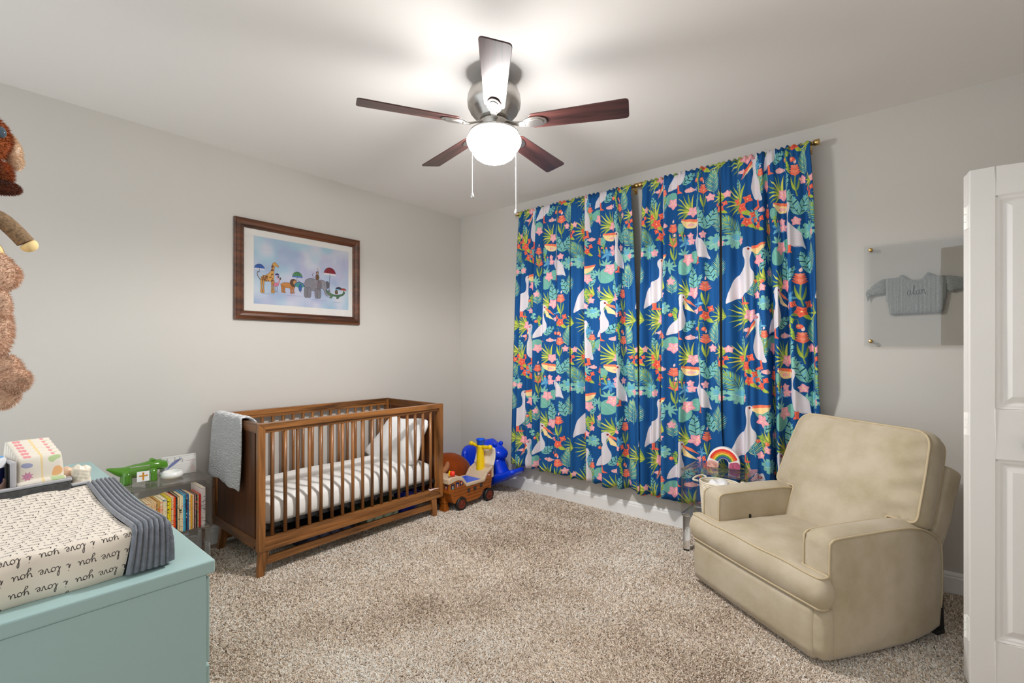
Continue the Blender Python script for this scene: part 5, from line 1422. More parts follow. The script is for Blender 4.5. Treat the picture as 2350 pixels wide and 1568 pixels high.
# printed cover: over the top and down the near end
prof = []
for i in range(NX + 1):
    t = i / NX; prof.append((PX0 + (PX1 - PX0 - .012) * t, None, 0))
rows = []; uvs = []; arc = 0; last = None
down = [(0.004, -.004), (.009, -.012), (.012, -.03), (.0125, -.055), (.011, -.08), (.007, -.098), (.003, -.1055)]
for i in range(NX + 1 + len(down)):
    row = []; uv = []
    if i <= NX: x = PX0 + (PX1 - .012 - PX0) * i / NX; dzz = 0
    else: x = PX1 - .012 + down[i - NX - 1][0]; dzz = down[i - NX - 1][1]
    zc = padz(min(x, PX1 - .012), 0) + dzz
    if last is not None: arc += math.hypot(x - last[0], zc - last[1])
    last = (x, zc)
    for j in range(NY + 1):
        y = PY0 + (YS - .0 - PY0) * j / NY
        if i > NX: y = PY0 + (YS - .018 * (-dzz / .105) - PY0) * j / NY
        wob = .0035 * math.sin(37 * y + 5) * (min(1, max(0, -dzz) / .03)) if i > NX else 0
        zz = padz(min(x, PX1 - .012), y) + dzz + (.0015 * math.sin(60 * y + 20 * x) if i <= NX else 0)
        row.append((x + wob, y, zz)); uv.append((-y / .48 * 1.08, arc / .24 * 1.08))
    rows.append(row); uvs.append(uv)
mb = MB(); mb.grid(rows[:NX + 1], uvs[:NX + 1], mi=1); mb.grid(rows[NX:], uvs[NX:], mi=0); mb.build('printed_cover', [m_txt, m_txt2], pad, smooth=True)
m_grey = plain('ribbed_grey_minky', A(104, 108, 116), .95, var=.18, vscale=60, bump=.5, bscale=260, sheen=.6)
rows = []
RIB = 6.5
cross = [(0, 0)] + [(.076 * k / 30, 0) for k in range(1, 22)]
for i in range(49 + 14):
    row = []
    if i < 49: x = PX0 - .004 + (PX1 - .008 - PX0) * i / 48; dz = 0; ex = 0
    else:
        k = (i - 48) / 14; dz = -.104 * k; x = PX1 - .006; ex = .014 * math.sin(min(1, k * 1.2) * PI * .6)
    for j in range(161):
        s = j / 160
        # across the border, then down its long outer side
        if s < .48:
            q = s / .48; y = YS + .070 * q; z0 = 0; n_out = 0
        else:
            q = (s - .48) / .52; y = YS + .070 + .008 * math.sin(q * PI * .8); z0 = -.104 * q; n_out = 1
        rib = .0085 * abs(math.sin(PI * RIB * q)) ** .7
        zb_ = padz(min(x, PX1 - .012), y) + .006
        if i < 49:
            if n_out: row.append((x, y + rib, zb_ + z0))
            else: row.append((x, y, zb_ + rib - .004 * (1 - q) ** 3 + .004 * math.sin(q * PI)))
        else:
            yy = y - .016 * (-dz / .104) * (1 - q if not n_out else 0)
            if n_out: row.append((x + ex * (1 - q) * .6, y + rib * (1 - .0), min(zb_ + z0, zb_ + dz) if False else zb_ + z0 + dz * (1 - q)))
            else: row.append((x + ex + rib, yy, zb_ + dz))
    rows.append(row)
mb = MB(); mb.grid(rows); mb.build('ribbed_border', m_grey, pad, smooth=True)
mb = MB(); mb.box(PX0 + .01, PX1 - .02, PY0 + .01, YS + .062, DH_ + .002, DH_ + .066); mb.box(PX0 - .002, PX0 + .01, PY0, YS + .06, DH_ + .002, DH_ + .105); mb.build('foam_core', plain('dark_foam', A(60, 60, 64), .95), pad)

# ------------------------------------------------------------------ grey felt caddy with diapers
m_felt = plain('charcoal_felt', A(84, 82, 80), .95, var=.22, vscale=70, bump=.3, bscale=200)
m_lrim = plain('light_grey_binding', A(176, 174, 176), .9)
CZ = .886
cd = thing('diaper_caddy', 'charcoal felt caddy with pale grey rims standing behind the changing pad', 'caddy', (1.42, -3.35, DH_))
cL, cR = Vector((1.512, -3.424, 0)), Vector((1.482, -3.250, 0))
cu_ = (cR - cL).normalized(); cv_ = Vector((-cu_.y, cu_.x, 0))       # cv_ points away from the camera
if cv_.x > 0: cv_ = -cv_
cw = (cR - cL).length
CM = Matrix(((cu_.x, cv_.x, 0, cL.x), (cu_.y, cv_.y, 0, cL.y), (0, 0, 1, 0), (0, 0, 0, 1)))
cd0, cd1, cl = 0.0, .18, -.13       # local: u along the visible front, v away
mb = MB()
mb.box(cl, cw, 0, .008, DH_, CZ); mb.box(cl, cw, cd1 - .008, cd1, DH_, CZ); mb.box(cw - .008, cw, .008, cd1 - .008, DH_, CZ); mb.box(cl, cl + .008, .008, cd1 - .008, DH_, CZ); mb.box(cl + .008, cw - .008, .008, cd1 - .008, DH_, DH_ + .006)
mb.build('felt_body', m_felt, cd, M=CM, bevel=.003)
mb = MB()
for a in ((cl - .002, cw + .002, -.002, .010), (cl - .002, cw + .002, cd1 - .010, cd1 + .002)): mb.box(*a, CZ, CZ + .010)
for a in ((cw - .010, cw + .002, .010, cd1 - .010), (cl - .002, cl + .010, .010, cd1 - .010)): mb.box(*a, CZ, CZ + .010)
mb.build('rim_binding', m_lrim, cd, M=CM, bevel=.003)
mb = MB(); mb.box(.036, .044, .012, cd1 - .012, DH_ + .008, CZ + .085); mb.build('divider', m_felt, cd, M=CM, bevel=.004)
mb = MB(); mb.box(.033, .047, .010, .022, CZ - .02, CZ + .088); mb.box(.033, .047, .010, cd1 - .010, CZ + .080, CZ + .090); mb.build('divider_binding', m_lrim, cd, M=CM, bevel=.004)
mb = MB(); mb.box(cw, cw + .050, .004, .090, DH_, CZ - .022); mb.build('side_pocket', m_felt, cd, M=CM, bevel=.004)
mb = MB(); mb.box(cw, cw + .052, .002, .092, CZ - .022, CZ - .013); mb.build('pocket_binding', m_lrim, cd, M=CM, bevel=.003)

# diapers stacked in the right compartment, front to back
dp = Canvas(120, 150, (236, 228, 214), 2.4, False)
dp.fill([(58, 0), (66, 0), (64, 80), (70, 150), (62, 150)], (240, 214, 150), .8)
dp.ell(24, 38, 15, 8, (150, 156, 196), .1, .85)
dp.fill([(26 + (16 if i % 2 else 9) * math.cos(i * PI / 8), 72 + (16 if i % 2 else 9) * math.sin(i * PI / 8)) for i in range(16)], (206, 136, 170), .9)
dp.fill(smooth_poly([(26, 116), (56, 92), (78, 84), (84, 92), (64, 104), (40, 116)], 4), (150, 192, 200), .85)
dp.fill(smooth_poly([(88, 80), (94, 56), (108, 52), (118, 66), (110, 80)], 4), (240, 180, 120), .9)
dp.fill(smooth_poly([(80, 28), (86, 18), (112, 16), (116, 26), (104, 30), (90, 38)], 4), (180, 204, 146), .85)
dp.ell(104, 96, 12, 7, (140, 136, 170), .1, .8)
for x, y, r in ((12, 130, 6), (40, 134, 7), (46, 130, 7), (20, 10, 6), (30, 10, 6), (96, 8, 6), (112, 128, 7)): dp.ell(x, y, r, r * .8, (236, 140, 146), .4, .8)
DIA = dp.image('diaper_print'); m_dia = imgmat('printed_diaper', DIA, .85, bumpscale=40, bump=.15)
def diaper(label, v0, lift, tilt, w=.118, h=.150, grp='folded diapers in the caddy', flat=False):
    mb = MB(); R_, U_ = 14, 12; rows = []; uvs = []
    # a padded folded rectangle: front sheet wraps over its rounded top
    prof = [(0, -.0), (-.004, .03), (-.006, .08), (-.005, .12), (-.001, .142), (.007, .150), (.015, .146), (.019, .13), (.020, .06), (.018, 0)]
    prof = smooth_poly(prof, 3, False); acc = 0; lst = None
    for k, (dv, z) in enumerate(prof):
        if lst: acc += math.hypot(dv - lst[0], z - lst[1])
        lst = (dv, z); row = []; uv = []
        for i in range(U_ + 1):
            s = i / U_; e = 1 - .10 * (z / .15) ** 2
            u = .049 + w * .5 + (s - .5) * w * e
            pf = .006 * math.sin(PI * s) * (1 if dv < .008 else -1)
            row.append(CM @ (Vector((u, v0 + dv - pf + tilt * z, DH_ + .012 + lift + z * h / .15)))); uv.append((s, min(1, acc / .16)))
        rows.append(row); uvs.append(uv)
    mb.grid(rows, uvs)
    for e in (0, -1): mb.add([r[e] for r in rows], [tuple(range(len(rows)))[::(1 if e else -1)]], [[(.02, .5)] * len(rows)])
    o = mb.build('diaper', m_dia, None, smooth=True)
    tag(o, label, 'diaper', grp)
names = ['front diaper of the stack in the caddy, its whole printed face showing', 'second diaper from the front of the caddy stack, one fold edge above the first', 'third diaper from the front of the caddy stack', 'fourth diaper from the front of the caddy stack', 'fifth diaper from the front, nearly at the top of the caddy stack', 'rearmost and highest diaper of the caddy stack']
for k, nm in enumerate(names): diaper(nm, .034 + .0215 * k, .046 + .0075 * k, .04, h=.146)
mb = MB(); rows = []; uvs = []
for i in range(13):
    s = i / 12; rows.append([CM @ Vector((.048 + .118 * s, .020 + .011 * math.cos(t), CZ + .004 + .015 * math.sin(t) + .004 * math.sin(PI * s))) for t in np.linspace(0, 2 * PI, 13)]); uvs.append([(s, .78 + .2 * k / 12) for k in range(13)])
mb.grid(rows, uvs)
for r_ in (0, -1): mb.add(rows[r_][:12], [tuple(range(12))[::(1 if r_ else -1)]], [[(.02, .5)] * 12])
tag(mb.build('diaper', m_dia, None, smooth=True), 'diaper rolled flat along the front rim of the caddy', 'diaper', 'folded diapers in the caddy')
# left compartment
jar = thing('ointment_tub', 'dark navy tub with a white, blue and orange lid in the caddy', 'tub', tuple(CM @ Vector((-.035, .10, DH_ + .006))))
JM = CM @ Matrix.Translation((-.004, .06, 0))
mb = MB(); mb.lathe([(0, DH_ + .008), (.033, DH_ + .008), (.034, CZ + .072), (0, CZ + .072)], 32, JM); mb.build('tub_body', plain('navy_plastic', A(8, 18, 66), .3), jar, smooth=True, auto=.6)
mb = MB(); mb.lathe([(.036, CZ + .073), (.038, CZ + .098), (.034, CZ + .104), (0, CZ + .104)], 32, JM); mb.lathe([(0, CZ + .073), (.036, CZ + .073)], 32, JM, cap=False); mb.build('lid', plain('white_plastic', A(206, 208, 212), .4), jar, smooth=True, auto=.6)
for r_, c, nm in ((.032, (66, 150, 216), 'blue_ring'), (.025, (236, 160, 80), 'orange_ring'), (.014, (70, 150, 216), 'blue_dot')):
    mb = MB(); mb.lathe([(0, CZ + .1045), (r_, CZ + .1042), (r_, CZ + .1048 + (.05 - r_) * .03), (0, CZ + .1048 + (.05 - r_) * .03)], 28, JM); mb.build(nm, plain(nm, A(*c), .4), jar)
mb = MB(); out = round_poly([(-.075, 0), (.026, 0), (.030, .085), (-.079, .09)], .012, 4)
slab(mb, out, .015, lambda u, v, d: .040 - .012 * min(d / .02, 1), lambda u, v, d: .052 + .010 * min(d / .02, 1), 0, 2, lambda u, v, n: CM @ Vector((u, n, DH_ + .06 + v)))
tag(mb.build('pouch', plain('dusty_pink_pack', A(204, 170, 156), .45, var=.1, vscale=50), None, smooth=True), 'dusty pink soft pack in the left compartment of the caddy', 'pack')
mb = MB(); out = round_poly([(-.06, 0), (.015, 0), (.006, .060), (-.066, .058)], .008, 4)
slab(mb, out, .012, lambda u, v, d: .014 - .006 * min(d / .02, 1), lambda u, v, d: .024 + .008 * min(d / .02, 1), 0, 2, lambda u, v, n: CM @ Vector((u, n, DH_ + .085 + v)))
tag(mb.build('wipes_pack', plain('white_print_pack', A(224, 212, 206), .4, var=.2, vscale=70), None, smooth=True), 'small white printed wipes pack leaning at the left front of the caddy', 'pack')
for k, (u, lab, c, h) in enumerate(((.010, 'peach-coloured packet in the caddy side pocket', (222, 190, 166), .080), (.028, 'shiny cream packet in the caddy side pocket, in front of the peach one', (230, 214, 196), .086))):
    mb = MB(); out = smooth_poly([(-.026, 0), (.024, 0), (.027, h * .5), (.029, h * .8), (.016, h * .93), (.004, h * .9), (-.010, h), (-.027, h * .82), (-.027, h * .4)], 4)
    vv = .062 - k * .032
    slab(mb, out, .005, lambda q, v, d: -.006 - .010 * min(d / .012, 1) - .0022 * math.sin(q * 260 + v * 190) * math.sin(v * 330 - q * 90) - .002 * abs(math.sin(q * 120 - v * 60)), lambda q, v, d: .004 + .008 * min(d / .012, 1), 0, 2, lambda q, v, n: CM @ Vector((cw + .014 + q * .9 + .020 * k, vv + n, CZ - .040 + v)))
    tag(mb.build('packet', plain('packet_foil_%d' % k, A(*c), .3, var=.12, vscale=60), None, auto=.35), lab, 'packet', 'packets in the caddy pocket')

# ------------------------------------------------------------------ plush toys hung in a chain above the dresser
def fur(mb, ell, count, L, seed, thick=.0008):
    """tufts over ellipsoids: ell = (centre, radii)"""
    r = random.Random(seed)
    for c, R_ in ell:
        for _ in range(count * 5):
            a = r.uniform(0, 2 * PI); z = r.uniform(-1, 1); q = math.sqrt(1 - z * z)
            nrm = Vector((q * math.cos(a), q * math.sin(a), z)); p = Vector(c) + Vector((nrm.x * R_[0], nrm.y * R_[1], nrm.z * R_[2]))
            d = (nrm + Vector((r.uniform(-.7, .7), r.uniform(-.7, .7), r.uniform(-.9, .2)))).normalized() * L * r.uniform(.35, 1.0)
            t = d.cross(Vector((r.uniform(-1, 1), r.uniform(-1, 1), r.uniform(-1, 1)))).normalized() * thick * r.uniform(.8, 1.8)
            mb.add([p - nrm * .002 - t, p - nrm * .002 + t, p + d], [(0, 1, 2)])
XH = 1.66
m_rust = plain('rust_fur', A(148, 74, 18), .9, var=.3, vscale=25, sheen=.4)
m_dkr = plain('dark_rust_fur', A(96, 42, 10), .9, var=.4, vscale=25, sheen=.3)
m_ivory = plain('ivory_fur', A(214, 190, 164), .9, var=.12, vscale=40, sheen=.4)
m_beige = plain('beige_curly_fur', A(192, 160, 136), .95, var=.16, vscale=40, sheen=.5)
m_ecru = plain('ecru_knit', A(222, 196, 140), .9, var=.05)
m_mar = plain('marled_brown_knit', A(128, 104, 78), .95, var=.4, vscale=160, bump=.5, bscale=300)
def plush(name, label, z): return thing(name, label, 'plush toy', (XH, -3.50, z), 0, 'plush toys hanging above the dresser')
def fpart(nm, ell, mat, parent, n, L, seed):
    mb = MB()
    for c, R_ in ell: mb.ball(c, *R_, n=20, m=14)
    fur(mb, ell, n, L, seed); return mb.build(nm, mat, parent, smooth=True, weld=False)
t = plush('plush_fox', 'rust-coloured furry plush toy with an ivory ear, topmost of the hanging toys', 1.92)
fpart('head', [((XH, -3.485, 1.935), (.08, .085, .078))], m_rust, t, 1500, .012, 1)
fpart('ear', [((XH - .02, -3.397, 1.915), (.022, .020, .034)), ((XH - .02, -3.392, 1.890), (.02, .0165, .024)), ((XH - .02, -3.402, 1.94), (.02, .014, .022))], m_ivory, t, 300, .009, 2)
mb = MB(); mb.ball((XH + .062, -3.425, 1.94), .012, .012, .016, 12, 8); mb.build('eye', plain('grey_glass_eye', A(70, 84, 96), .15), t, smooth=True)
fpart('body', [((XH, -3.475, 1.845), (.06, .062, .045)), ((XH, -3.435, 1.840), (.045, .036, .034))], m_rust, t, 900, .014, 3)
fpart('leg', [((XH + .01, -3.425, 1.800), (.035, .042, .018)), ((XH + .01, -3.455, 1.805), (.035, .045, .024))], m_dkr, t, 700, .010, 4)
t = plush('plush_monkey', 'marled brown knitted plush monkey, second of the hanging toys', 1.68)
mb = MB(); mb.ball((XH, -3.50, 1.69), .055, .060, .075, 20, 14); mb.build('body', m_mar, t, smooth=True)
mb = MB(); ap = smooth_poly([(XH, -3.46, 1.720), (XH, -3.425, 1.710), (XH, -3.395, 1.680), (XH, -3.372, 1.650)], 5, False); mb.tube(ap, [.022] * len(ap), 16); mb.build('arm', m_mar, t, smooth=True)
mb = MB(); mb.tube([ap[-1], (XH, -3.363, 1.640), (XH, -3.356, 1.632), (XH, -3.353, 1.628)], [.0225, .0225, .017, .006], 20); mb.build('paw', m_ecru, t, smooth=True, sub=2)
mb = MB(); mb.ball((XH, -3.448, 1.607), .03, .034, .040, 18, 12); mb.build('rump_patch', m_ecru, t, smooth=True)
t = plush('plush_bear', 'beige curly-furred plush teddy bear, lowest of the hanging toys', 1.38)
fpart('head', [((XH, -3.47, 1.55), (.08, .080, .075))], m_beige, t, 1300, .012, 5)
fpart('ear', [((XH, -3.407, 1.548), (.024, .027, .036))], m_beige, t, 420, .011, 6)
fpart('body', [((XH, -3.480, 1.39), (.08, .083, .115))], m_beige, t, 1800, .013, 7)
fpart('arm', [((XH + .03, -3.428, 1.455), (.03, .026, .05))], m_beige, t, 400, .011, 8)
fpart('leg', [((XH + .02, -3.418, 1.262), (.04, .042, .055)), ((XH + .05, -3.398, 1.245), (.036, .034, .034))], m_beige, t, 650, .013, 9)
fpart('foot', [((XH + .03, -3.425, 1.205), (.04, .040, .042))], m_beige, t, 500, .012, 10)
mb = MB(); mb.tube([(XH - .01, -3.545, H), (XH - .01, -3.545, 1.3)], .004, 8)
for z in (1.90, 1.66, 1.44): mb.tube([(XH - .01, -3.545, z), (XH, -3.50, z)], .003, 6)
mb.lathe([(0, H - .02), (.012, H - .02), (.016, H), (0, H)], 14, Matrix.Translation((XH - .01, -3.545, 0)))
tag(mb.build('toy_chain', plain('white_cord', A(210, 206, 200), .8), None, smooth=True), 'white cord hanging from the ceiling that holds the plush toys above the dresser', 'cord')
# ------------------------------------------------------------------ recliner (local: u to the near side, v backwards)
m, nt, b = nodes('beige_microsuede')
v = coords(nt, (1, 1, 1)); n1 = N(nt, 'ShaderNodeTexNoise'); n1.inputs['Scale'].default_value = 5; n1.inputs['Detail'].default_value = 5; n1.inputs['Roughness'].default_value = .6
nt.links.new(v, n1.inputs['Vector']); rp = N(nt, 'ShaderNodeValToRGB'); rp.color_ramp.elements[0].position = .32; rp.color_ramp.elements[1].position = .62
rp.color_ramp.elements[0].color = A(162, 149, 123); rp.color_ramp.elements[1].color = A(179, 167, 147)
nt.links.new(n1.outputs['Fac'], rp.inputs['Fac']); nt.links.new(rp.outputs['Color'], b.inputs['Base Color'])
b.inputs['Roughness'].default_value = .85; b.inputs['Sheen Weight'].default_value = .25; b.inputs['Sheen Roughness'].default_value = .4; b.inputs['Specular IOR Level'].default_value = .2
n2 = N(nt, 'ShaderNodeTexNoise'); n2.inputs['Scale'].default_value = 7; n2.inputs['Detail'].default_value = 3; n2.inputs['Distortion'].default_value = .3; nt.links.new(v, n2.inputs['Vector'])
bp = N(nt, 'ShaderNodeBump'); bp.inputs['Strength'].default_value = .28; bp.inputs['Distance'].default_value = .03
nt.links.new(n2.outputs['Fac'], bp.inputs['Height']); nt.links.new(bp.outputs['Normal'], b.inputs['Normal'])
m_sue = m
m_pip = plain('beige_piping', A(178, 162, 132), .8, var=.05)
ch = thing('recliner', 'wide beige microsuede recliner with piped seams in front of the curtains', 'recliner', (3.415, -1.166, 0), math.radians(-33.63))
def cb(mb, name, mat=None, **k): return mb.build(name, mat or m_sue, k.pop('parent', ch), local=True, smooth=True, **k)
arm_prof = [(0, .04), (0, .30), (.004, .50), (.012, .525), (.035, .536), (.12, .539), (.234, .541), (.35, .542), (.449, .540), (.521, .530), (.575, .514), (.625, .486), (.655, .455), (.664, .40), (.666, .268), (.660, .16), (.651, .08), (.60, .062), (.548, .050), (.454, .036), (.234, .034), (.10, .036)]
def arm(u0, u1, name_piping=True):
    """u0 outer face, u1 inner face"""
    P_ = resample(arm_prof, .03); n = len(P_)
    A_ = np.array(P_); nr = []
    area = sum(P_[i - 1][0] * P_[i][1] - P_[i][0] * P_[i - 1][1] for i in range(n))
    for i in range(n):
        t = A_[(i + 1) % n] - A_[i - 1]; L = np.hypot(*t); q = (t[1] / L, -t[0] / L); nr.append(q if area > 0 else (-q[0], -q[1]))
    rows = []; K_ = 10
    for k in range(K_ + 1):
        s = k / K_; u = u0 + (u1 - u0) * s; row = []
        for i, (vv, z) in enumerate(P_):
            up = max(0, min(1, (z - .47) / .05)) if nr[i][1] > -.2 else 0
            fr = max(0, -nr[i][0]) * (1 if z > .1 else 0)
            bl = math.sin(PI * s) * (.026 * up * max(0, nr[i][1]) + .010 * fr)
            row.append((u, vv + nr[i][0] * bl, z + nr[i][1] * bl))
        rows.append(row)
    mb = MB(); mb.grid(rows, closed=True)
    for r_, sg in ((rows[0], 1), (rows[-1], -1)):      # slightly padded side faces
        c = np.mean(np.array(r_), 0); out = 1 if (u0 > u1) == (sg > 0) else -1
        prev = r_
        for f, o_ in ((.93, .006), (.75, .010), (.4, .012)):
            cur = [(r_[0][0] + out * o_, c[1] + (p[1] - c[1]) * f, c[2] + (p[2] - c[2]) * f) for p in r_]
            mb.grid([prev, cur], closed=True); prev = cur
        mb.add(prev, [tuple(range(n))])
    a = cb(mb, 'arm', auto=.9)
    for u in (u0, u1):
        mb = MB(); top = [(u, p[0] - (.002 if p[1] > .1 else 0), p[1] + .002) for p in smooth_poly(arm_prof[:16], 3, False)]
        mb.tube(top, .0048, 8); cb(mb, 'piping', m_pip, parent=a)
    return a
arm(0.0, -.122); arm(-.778, -.656)
# T-shaped seat cushion with a soft crown
out = round_poly([(-.800, -.062), (.012, -.062), (.012, -.012), (-.128, -.008), (-.128, .50), (-.650, .50), (-.650, -.008), (-.800, -.012)], [.03, .03, .02, .012, .02, .02, .012, .02], 5)
mb = MB()
crown = lambda u, v, d: .392 + .030 * math.sin(min(d / .16, 1) * PI / 2) * (1 - .35 * max(0, v)) - .010 * max(0, 1 - abs(u + .39) / .3) * max(0, .05 - abs(v - .0)) * 8 + .002 * math.sin(21 * u + 13 * v)
T_, B_ = slab(mb, out, .022, crown, lambda u, v, d: .262 - .004 * math.sin(PI * (u + .8) / .8), .024, 7)
seat = cb(mb, 'seat_cushion', auto=.9)
for L_ in (T_, B_):
    mb = MB(); mb.tube(L_, .0052, 8, closed=True); cb(mb, 'piping', m_pip, parent=seat)
# footrest board under it
out = round_poly([(-.795, -.055), (-.030, -.055), (-.030, .01), (-.795, .01)], [.024, .024, .01, .01], 5)
mb = MB(); slab(mb, out, .03, lambda u, v, d: .250, lambda u, v, d: .040 + .004 * math.sin(4 * u), .006, 6); cb(mb, 'footrest', auto=.8)
mb = MB(); out = round_poly([(-.03, -.050), (.010, -.040), (.010, .01), (-.03, .01)], [.004, .02, .01, .0], 4); slab(mb, out, .02, lambda u, v, d: .255, lambda u, v, d: .052, .004, 5); cb(mb, 'footrest_side', auto=.8)
# body between the arms and its dark underside
mb = MB(); mb.box(-.655, -.123, .02, .63, .07, .27); cb(mb, 'seat_base', auto=.5)
m_dust = plain('black_dust_cover', (.012, .011, .010, 1), .95)
mb = MB(); mb.box(-.76, -.02, .02, .62, .045, .07)
for u in (-.70, -.06):
    for vv in (.08, .56): mb.lathe([(0, .0), (.022, .0), (.024, .05), (0, .05)], 14, Matrix.Translation((u, vv, 0)))
cb(mb, 'underframe', m_dust, auto=.5)
mb = MB(); mb.box(-.10, -.004, .64, .69, 0.035, .055); mb.hexa([(-.74, .655, .055), (-.006, .655, .055), (-.006, .690, .055), (-.74, .69, .055)], [(-.74, .640, .42), (-.004, .640, .42), (-.004, .668, .42), (-.74, .668, .42)]); cb(mb, 'rear_skirt', [m_dust, m_sue], auto=.5)
for p in ch.children[-1].data.polygons: p.material_index = 0 if p.center.z < .055 else 1
# back: reclined; w runs up the lean, n out of the front face
O = Vector((0, .425, .33)); wv2 = Vector((0, .372, .928)).normalized(); nv = Vector((0, -wv2.z, wv2.y))
to3 = lambda u, w_, n_: O + Vector((u, 0, 0)) + wv2 * w_ + nv * n_
out = round_poly([(-.640, .0), (-.138, .0), (-.134, .235), (-.005, .238), (-.022, .46), (-.045, .665), (-.735, .672), (-.762, .46), (-.775, .238), (-.646, .235)], [.03, .03, .012, .035, .0, .075, .075, .0, .035, .012], 6)
def wr2(u, w_):
    # creases running in from the side seams and down from the top edge
    c = .011 * math.sin(34 * (w_ - .25) + 5 * u) * math.exp(-((u + .45) / .16) ** 2 - ((w_ - .30) / .14) ** 2)
    c += .012 * math.sin(48 * u + 9 * w_) * max(0, (w_ - .52) / .15) * math.exp(-((u + .40) / .20) ** 2)
    c += .010 * math.sin(60 * (w_ - .1) - 16 * u) * math.exp(-((u + .07) / .07) ** 2)
    return c
mb = MB()
ft = lambda u, w_, d: .002 + .042 * math.sin(min(d / .13, 1) * PI / 2) + wr2(u, w_) * min(1, d / .03)
T_, B_ = slab(mb, out, .020, ft, lambda u, w_, d: -.105 - .01 * min(d / .05, 1), .018, 6, to3)
bc = cb(mb, 'back_cushion', auto=.9)
for L_ in (T_, B_):
    mb = MB(); mb.tube(L_, .0052, 8, closed=True); cb(mb, 'piping', m_pip, parent=bc)
out = round_poly([(-.755, .09), (-.015, .09), (-.004, .30), (-.012, .545), (-.745, .545), (-.765, .30)], [.02, .02, 0, .03, .03, 0], 5)
mb = MB(); slab(mb, out, .03, lambda u, w_, d: -.112, lambda u, w_, d: -.205 - .012 * min(d / .05, 1), .004, 5, to3); cb(mb, 'back_shell', auto=.8)
mb = MB(); mb.ball((-.654, .20, .405), .014, .014, .018, 12, 8); cb(mb, 'recline_button', plain('black_plastic', (.01, .01, .01, 1), .4))

# ------------------------------------------------------------------ clear acrylic frame with a knitted baby jumper
af = thing('acrylic_display', 'clear acrylic wall display on brass standoffs holding a grey baby jumper', 'wall display', (3.69, 0, 1.65))
fx0, fx1, fz0, fz1 = 3.466, 3.915, 1.357, 1.946
m_fr = thin_clear('frame_acrylic', (.93, .925, .92, 1), 1.2)
mb = MB(); mb.box(fx0, fx1, -.034, -.030, fz0, fz1); mb.build('front_sheet', m_fr, af, bevel=.0008)
mb = MB(); mb.box(fx0, fx1, -.016, -.013, fz0, fz1); mb.build('rear_sheet', thin_clear('rear_acrylic', (.95, .95, .94, 1), .4), af, bevel=.0006)
for x in (fx0 + .030, fx1 - .014):
    for z in (fz0 + .027, fz1 - .025):
        mb = MB(); Rm = Matrix.Translation((x, 0, z)) @ Matrix.Rotation(PI / 2, 4, 'X')
        mb.lathe([(0, .001), (.0085, .001), (.0085, .0125), (.005, .0128), (.005, .034), (.0105, .0345), (.0105, .043), (.009, .045), (0, .0455)], 24, Rm); mb.build('standoff', m_brass, af, smooth=True, auto=.6)
jm = thing('baby_jumper', 'small grey-blue ribbed knit baby jumper mounted in the clear acrylic wall display', 'jumper', (3.69, -.022, 1.55))
def knit(name, sx, sz):
    m, nt, b = nodes(name)
    b.inputs['Roughness'].default_value = .95; b.inputs['Sheen Weight'].default_value = .2
    v = coords(nt, (sx, 1, sz)); w_ = N(nt, 'ShaderNodeTexWave'); w_.bands_direction = 'X' if sx > sz else 'DIAGONAL'; w_.inputs['Scale'].default_value = 1; w_.inputs['Distortion'].default_value = .5
    nt.links.new(v, w_.inputs['Vector']); nz = N(nt, 'ShaderNodeTexNoise'); nz.inputs['Scale'].default_value = 420; v2 = coords(nt); nt.links.new(v2, nz.inputs['Vector'])
    rp = N(nt, 'ShaderNodeValToRGB'); rp.color_ramp.elements[0].position = .3; rp.color_ramp.elements[1].position = .7
    rp.color_ramp.elements[0].color = A(132, 140, 138); rp.color_ramp.elements[1].color = A(180, 186, 180)
    nt.links.new(nz.outputs['Fac'], rp.inputs['Fac']); nt.links.new(rp.outputs['Color'], b.inputs['Base Color'])
    bp = N(nt, 'ShaderNodeBump'); bp.inputs['Strength'].default_value = 1.0; bp.inputs['Distance'].default_value = .006
    nt.links.new(w_.outputs['Fac'], bp.inputs['Height']); nt.links.new(bp.outputs['Normal'], b.inputs['Normal']); return m
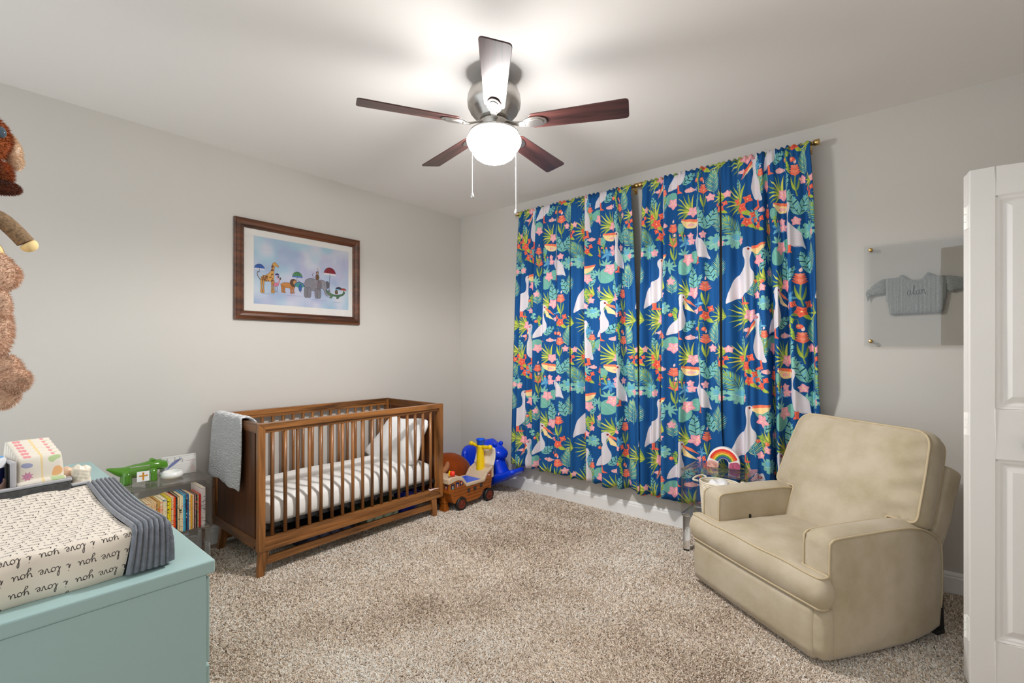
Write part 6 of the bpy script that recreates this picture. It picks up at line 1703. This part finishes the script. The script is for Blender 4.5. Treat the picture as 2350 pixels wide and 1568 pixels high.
m_rib_ = knit('ribbed_knit', 58, 1); m_flat = knit('flat_knit', 60, 90)
F1 = .3/1568  # one frame-view unit
def wx(px): return FXA + px * FXB
def jp(px, py):
    """jumper outline measured on the wall plane: fraction of the frame's width and height"""
    fu = (px - 165) / (1420 - 165); fx_ = fx0 + (fx1 - fx0) * (fu * (1 + .06 * (1 - fu)) ) * .985
    t0 = 240 - 125 * fu; t1 = 1415 + 25 * fu
    return (fx_, fz1 - (py - t0) / (t1 - t0) * (fz1 - fz0))
J3 = lambda u, v, n: (u, n, v)
def jpart(nm, pts, mat, thick=.011, step=.012, yb=-.0165):
    mb = MB(); out = smooth_poly([jp(*p) for p in pts], 3)
    slab(mb, out, step, lambda u, v, d: yb - .002 - thick * min(1, d / .012), lambda u, v, d: yb, 0, 2, J3)
    return mb.build(nm, mat, jm, smooth=True, auto=.9)
jpart('torso', [(430, 640), (520, 620), (600, 605), (650, 590), (700, 640), (780, 655), (870, 640), (940, 565), (1000, 580), (1080, 595), (1170, 605), (1175, 780), (1155, 920), (1120, 1035), (1000, 1040), (800, 1048), (600, 1052), (495, 1055), (470, 980), (440, 840)], m_rib_)
jpart('collar', [(600, 600), (645, 575), (700, 620), (790, 640), (880, 622), (945, 550), (1000, 575), (940, 650), (860, 690), (780, 700), (690, 685), (630, 645)], m_flat, .014)
jpart('sleeve', [(435, 635), (390, 632), (300, 680), (230, 740), (180, 785), (198, 850), (208, 890), (240, 835), (330, 815), (440, 790)], m_flat, .010)
jpart('sleeve', [(1165, 600), (1250, 600), (1350, 615), (1430, 640), (1500, 660), (1500, 770), (1420, 755), (1300, 775), (1190, 780)], m_flat, .010)
st, xe = script('alan', 0, 0, 1, 1)
mb = MB()
for s in st:
    pts = []
    for px, py in s: pts.append((lambda q: (q[0], -.0308, q[1]))(jp(695 + px * 56, 824 - py * 52 - px * 4)))
    mb.tube(pts, .0011, 6)
mb.build('lettering', plain('charcoal_thread', A(70, 74, 84), .7), jm)
for o in jm.children:
    if o.name.startswith('lettering'):
        o.location.y += .0
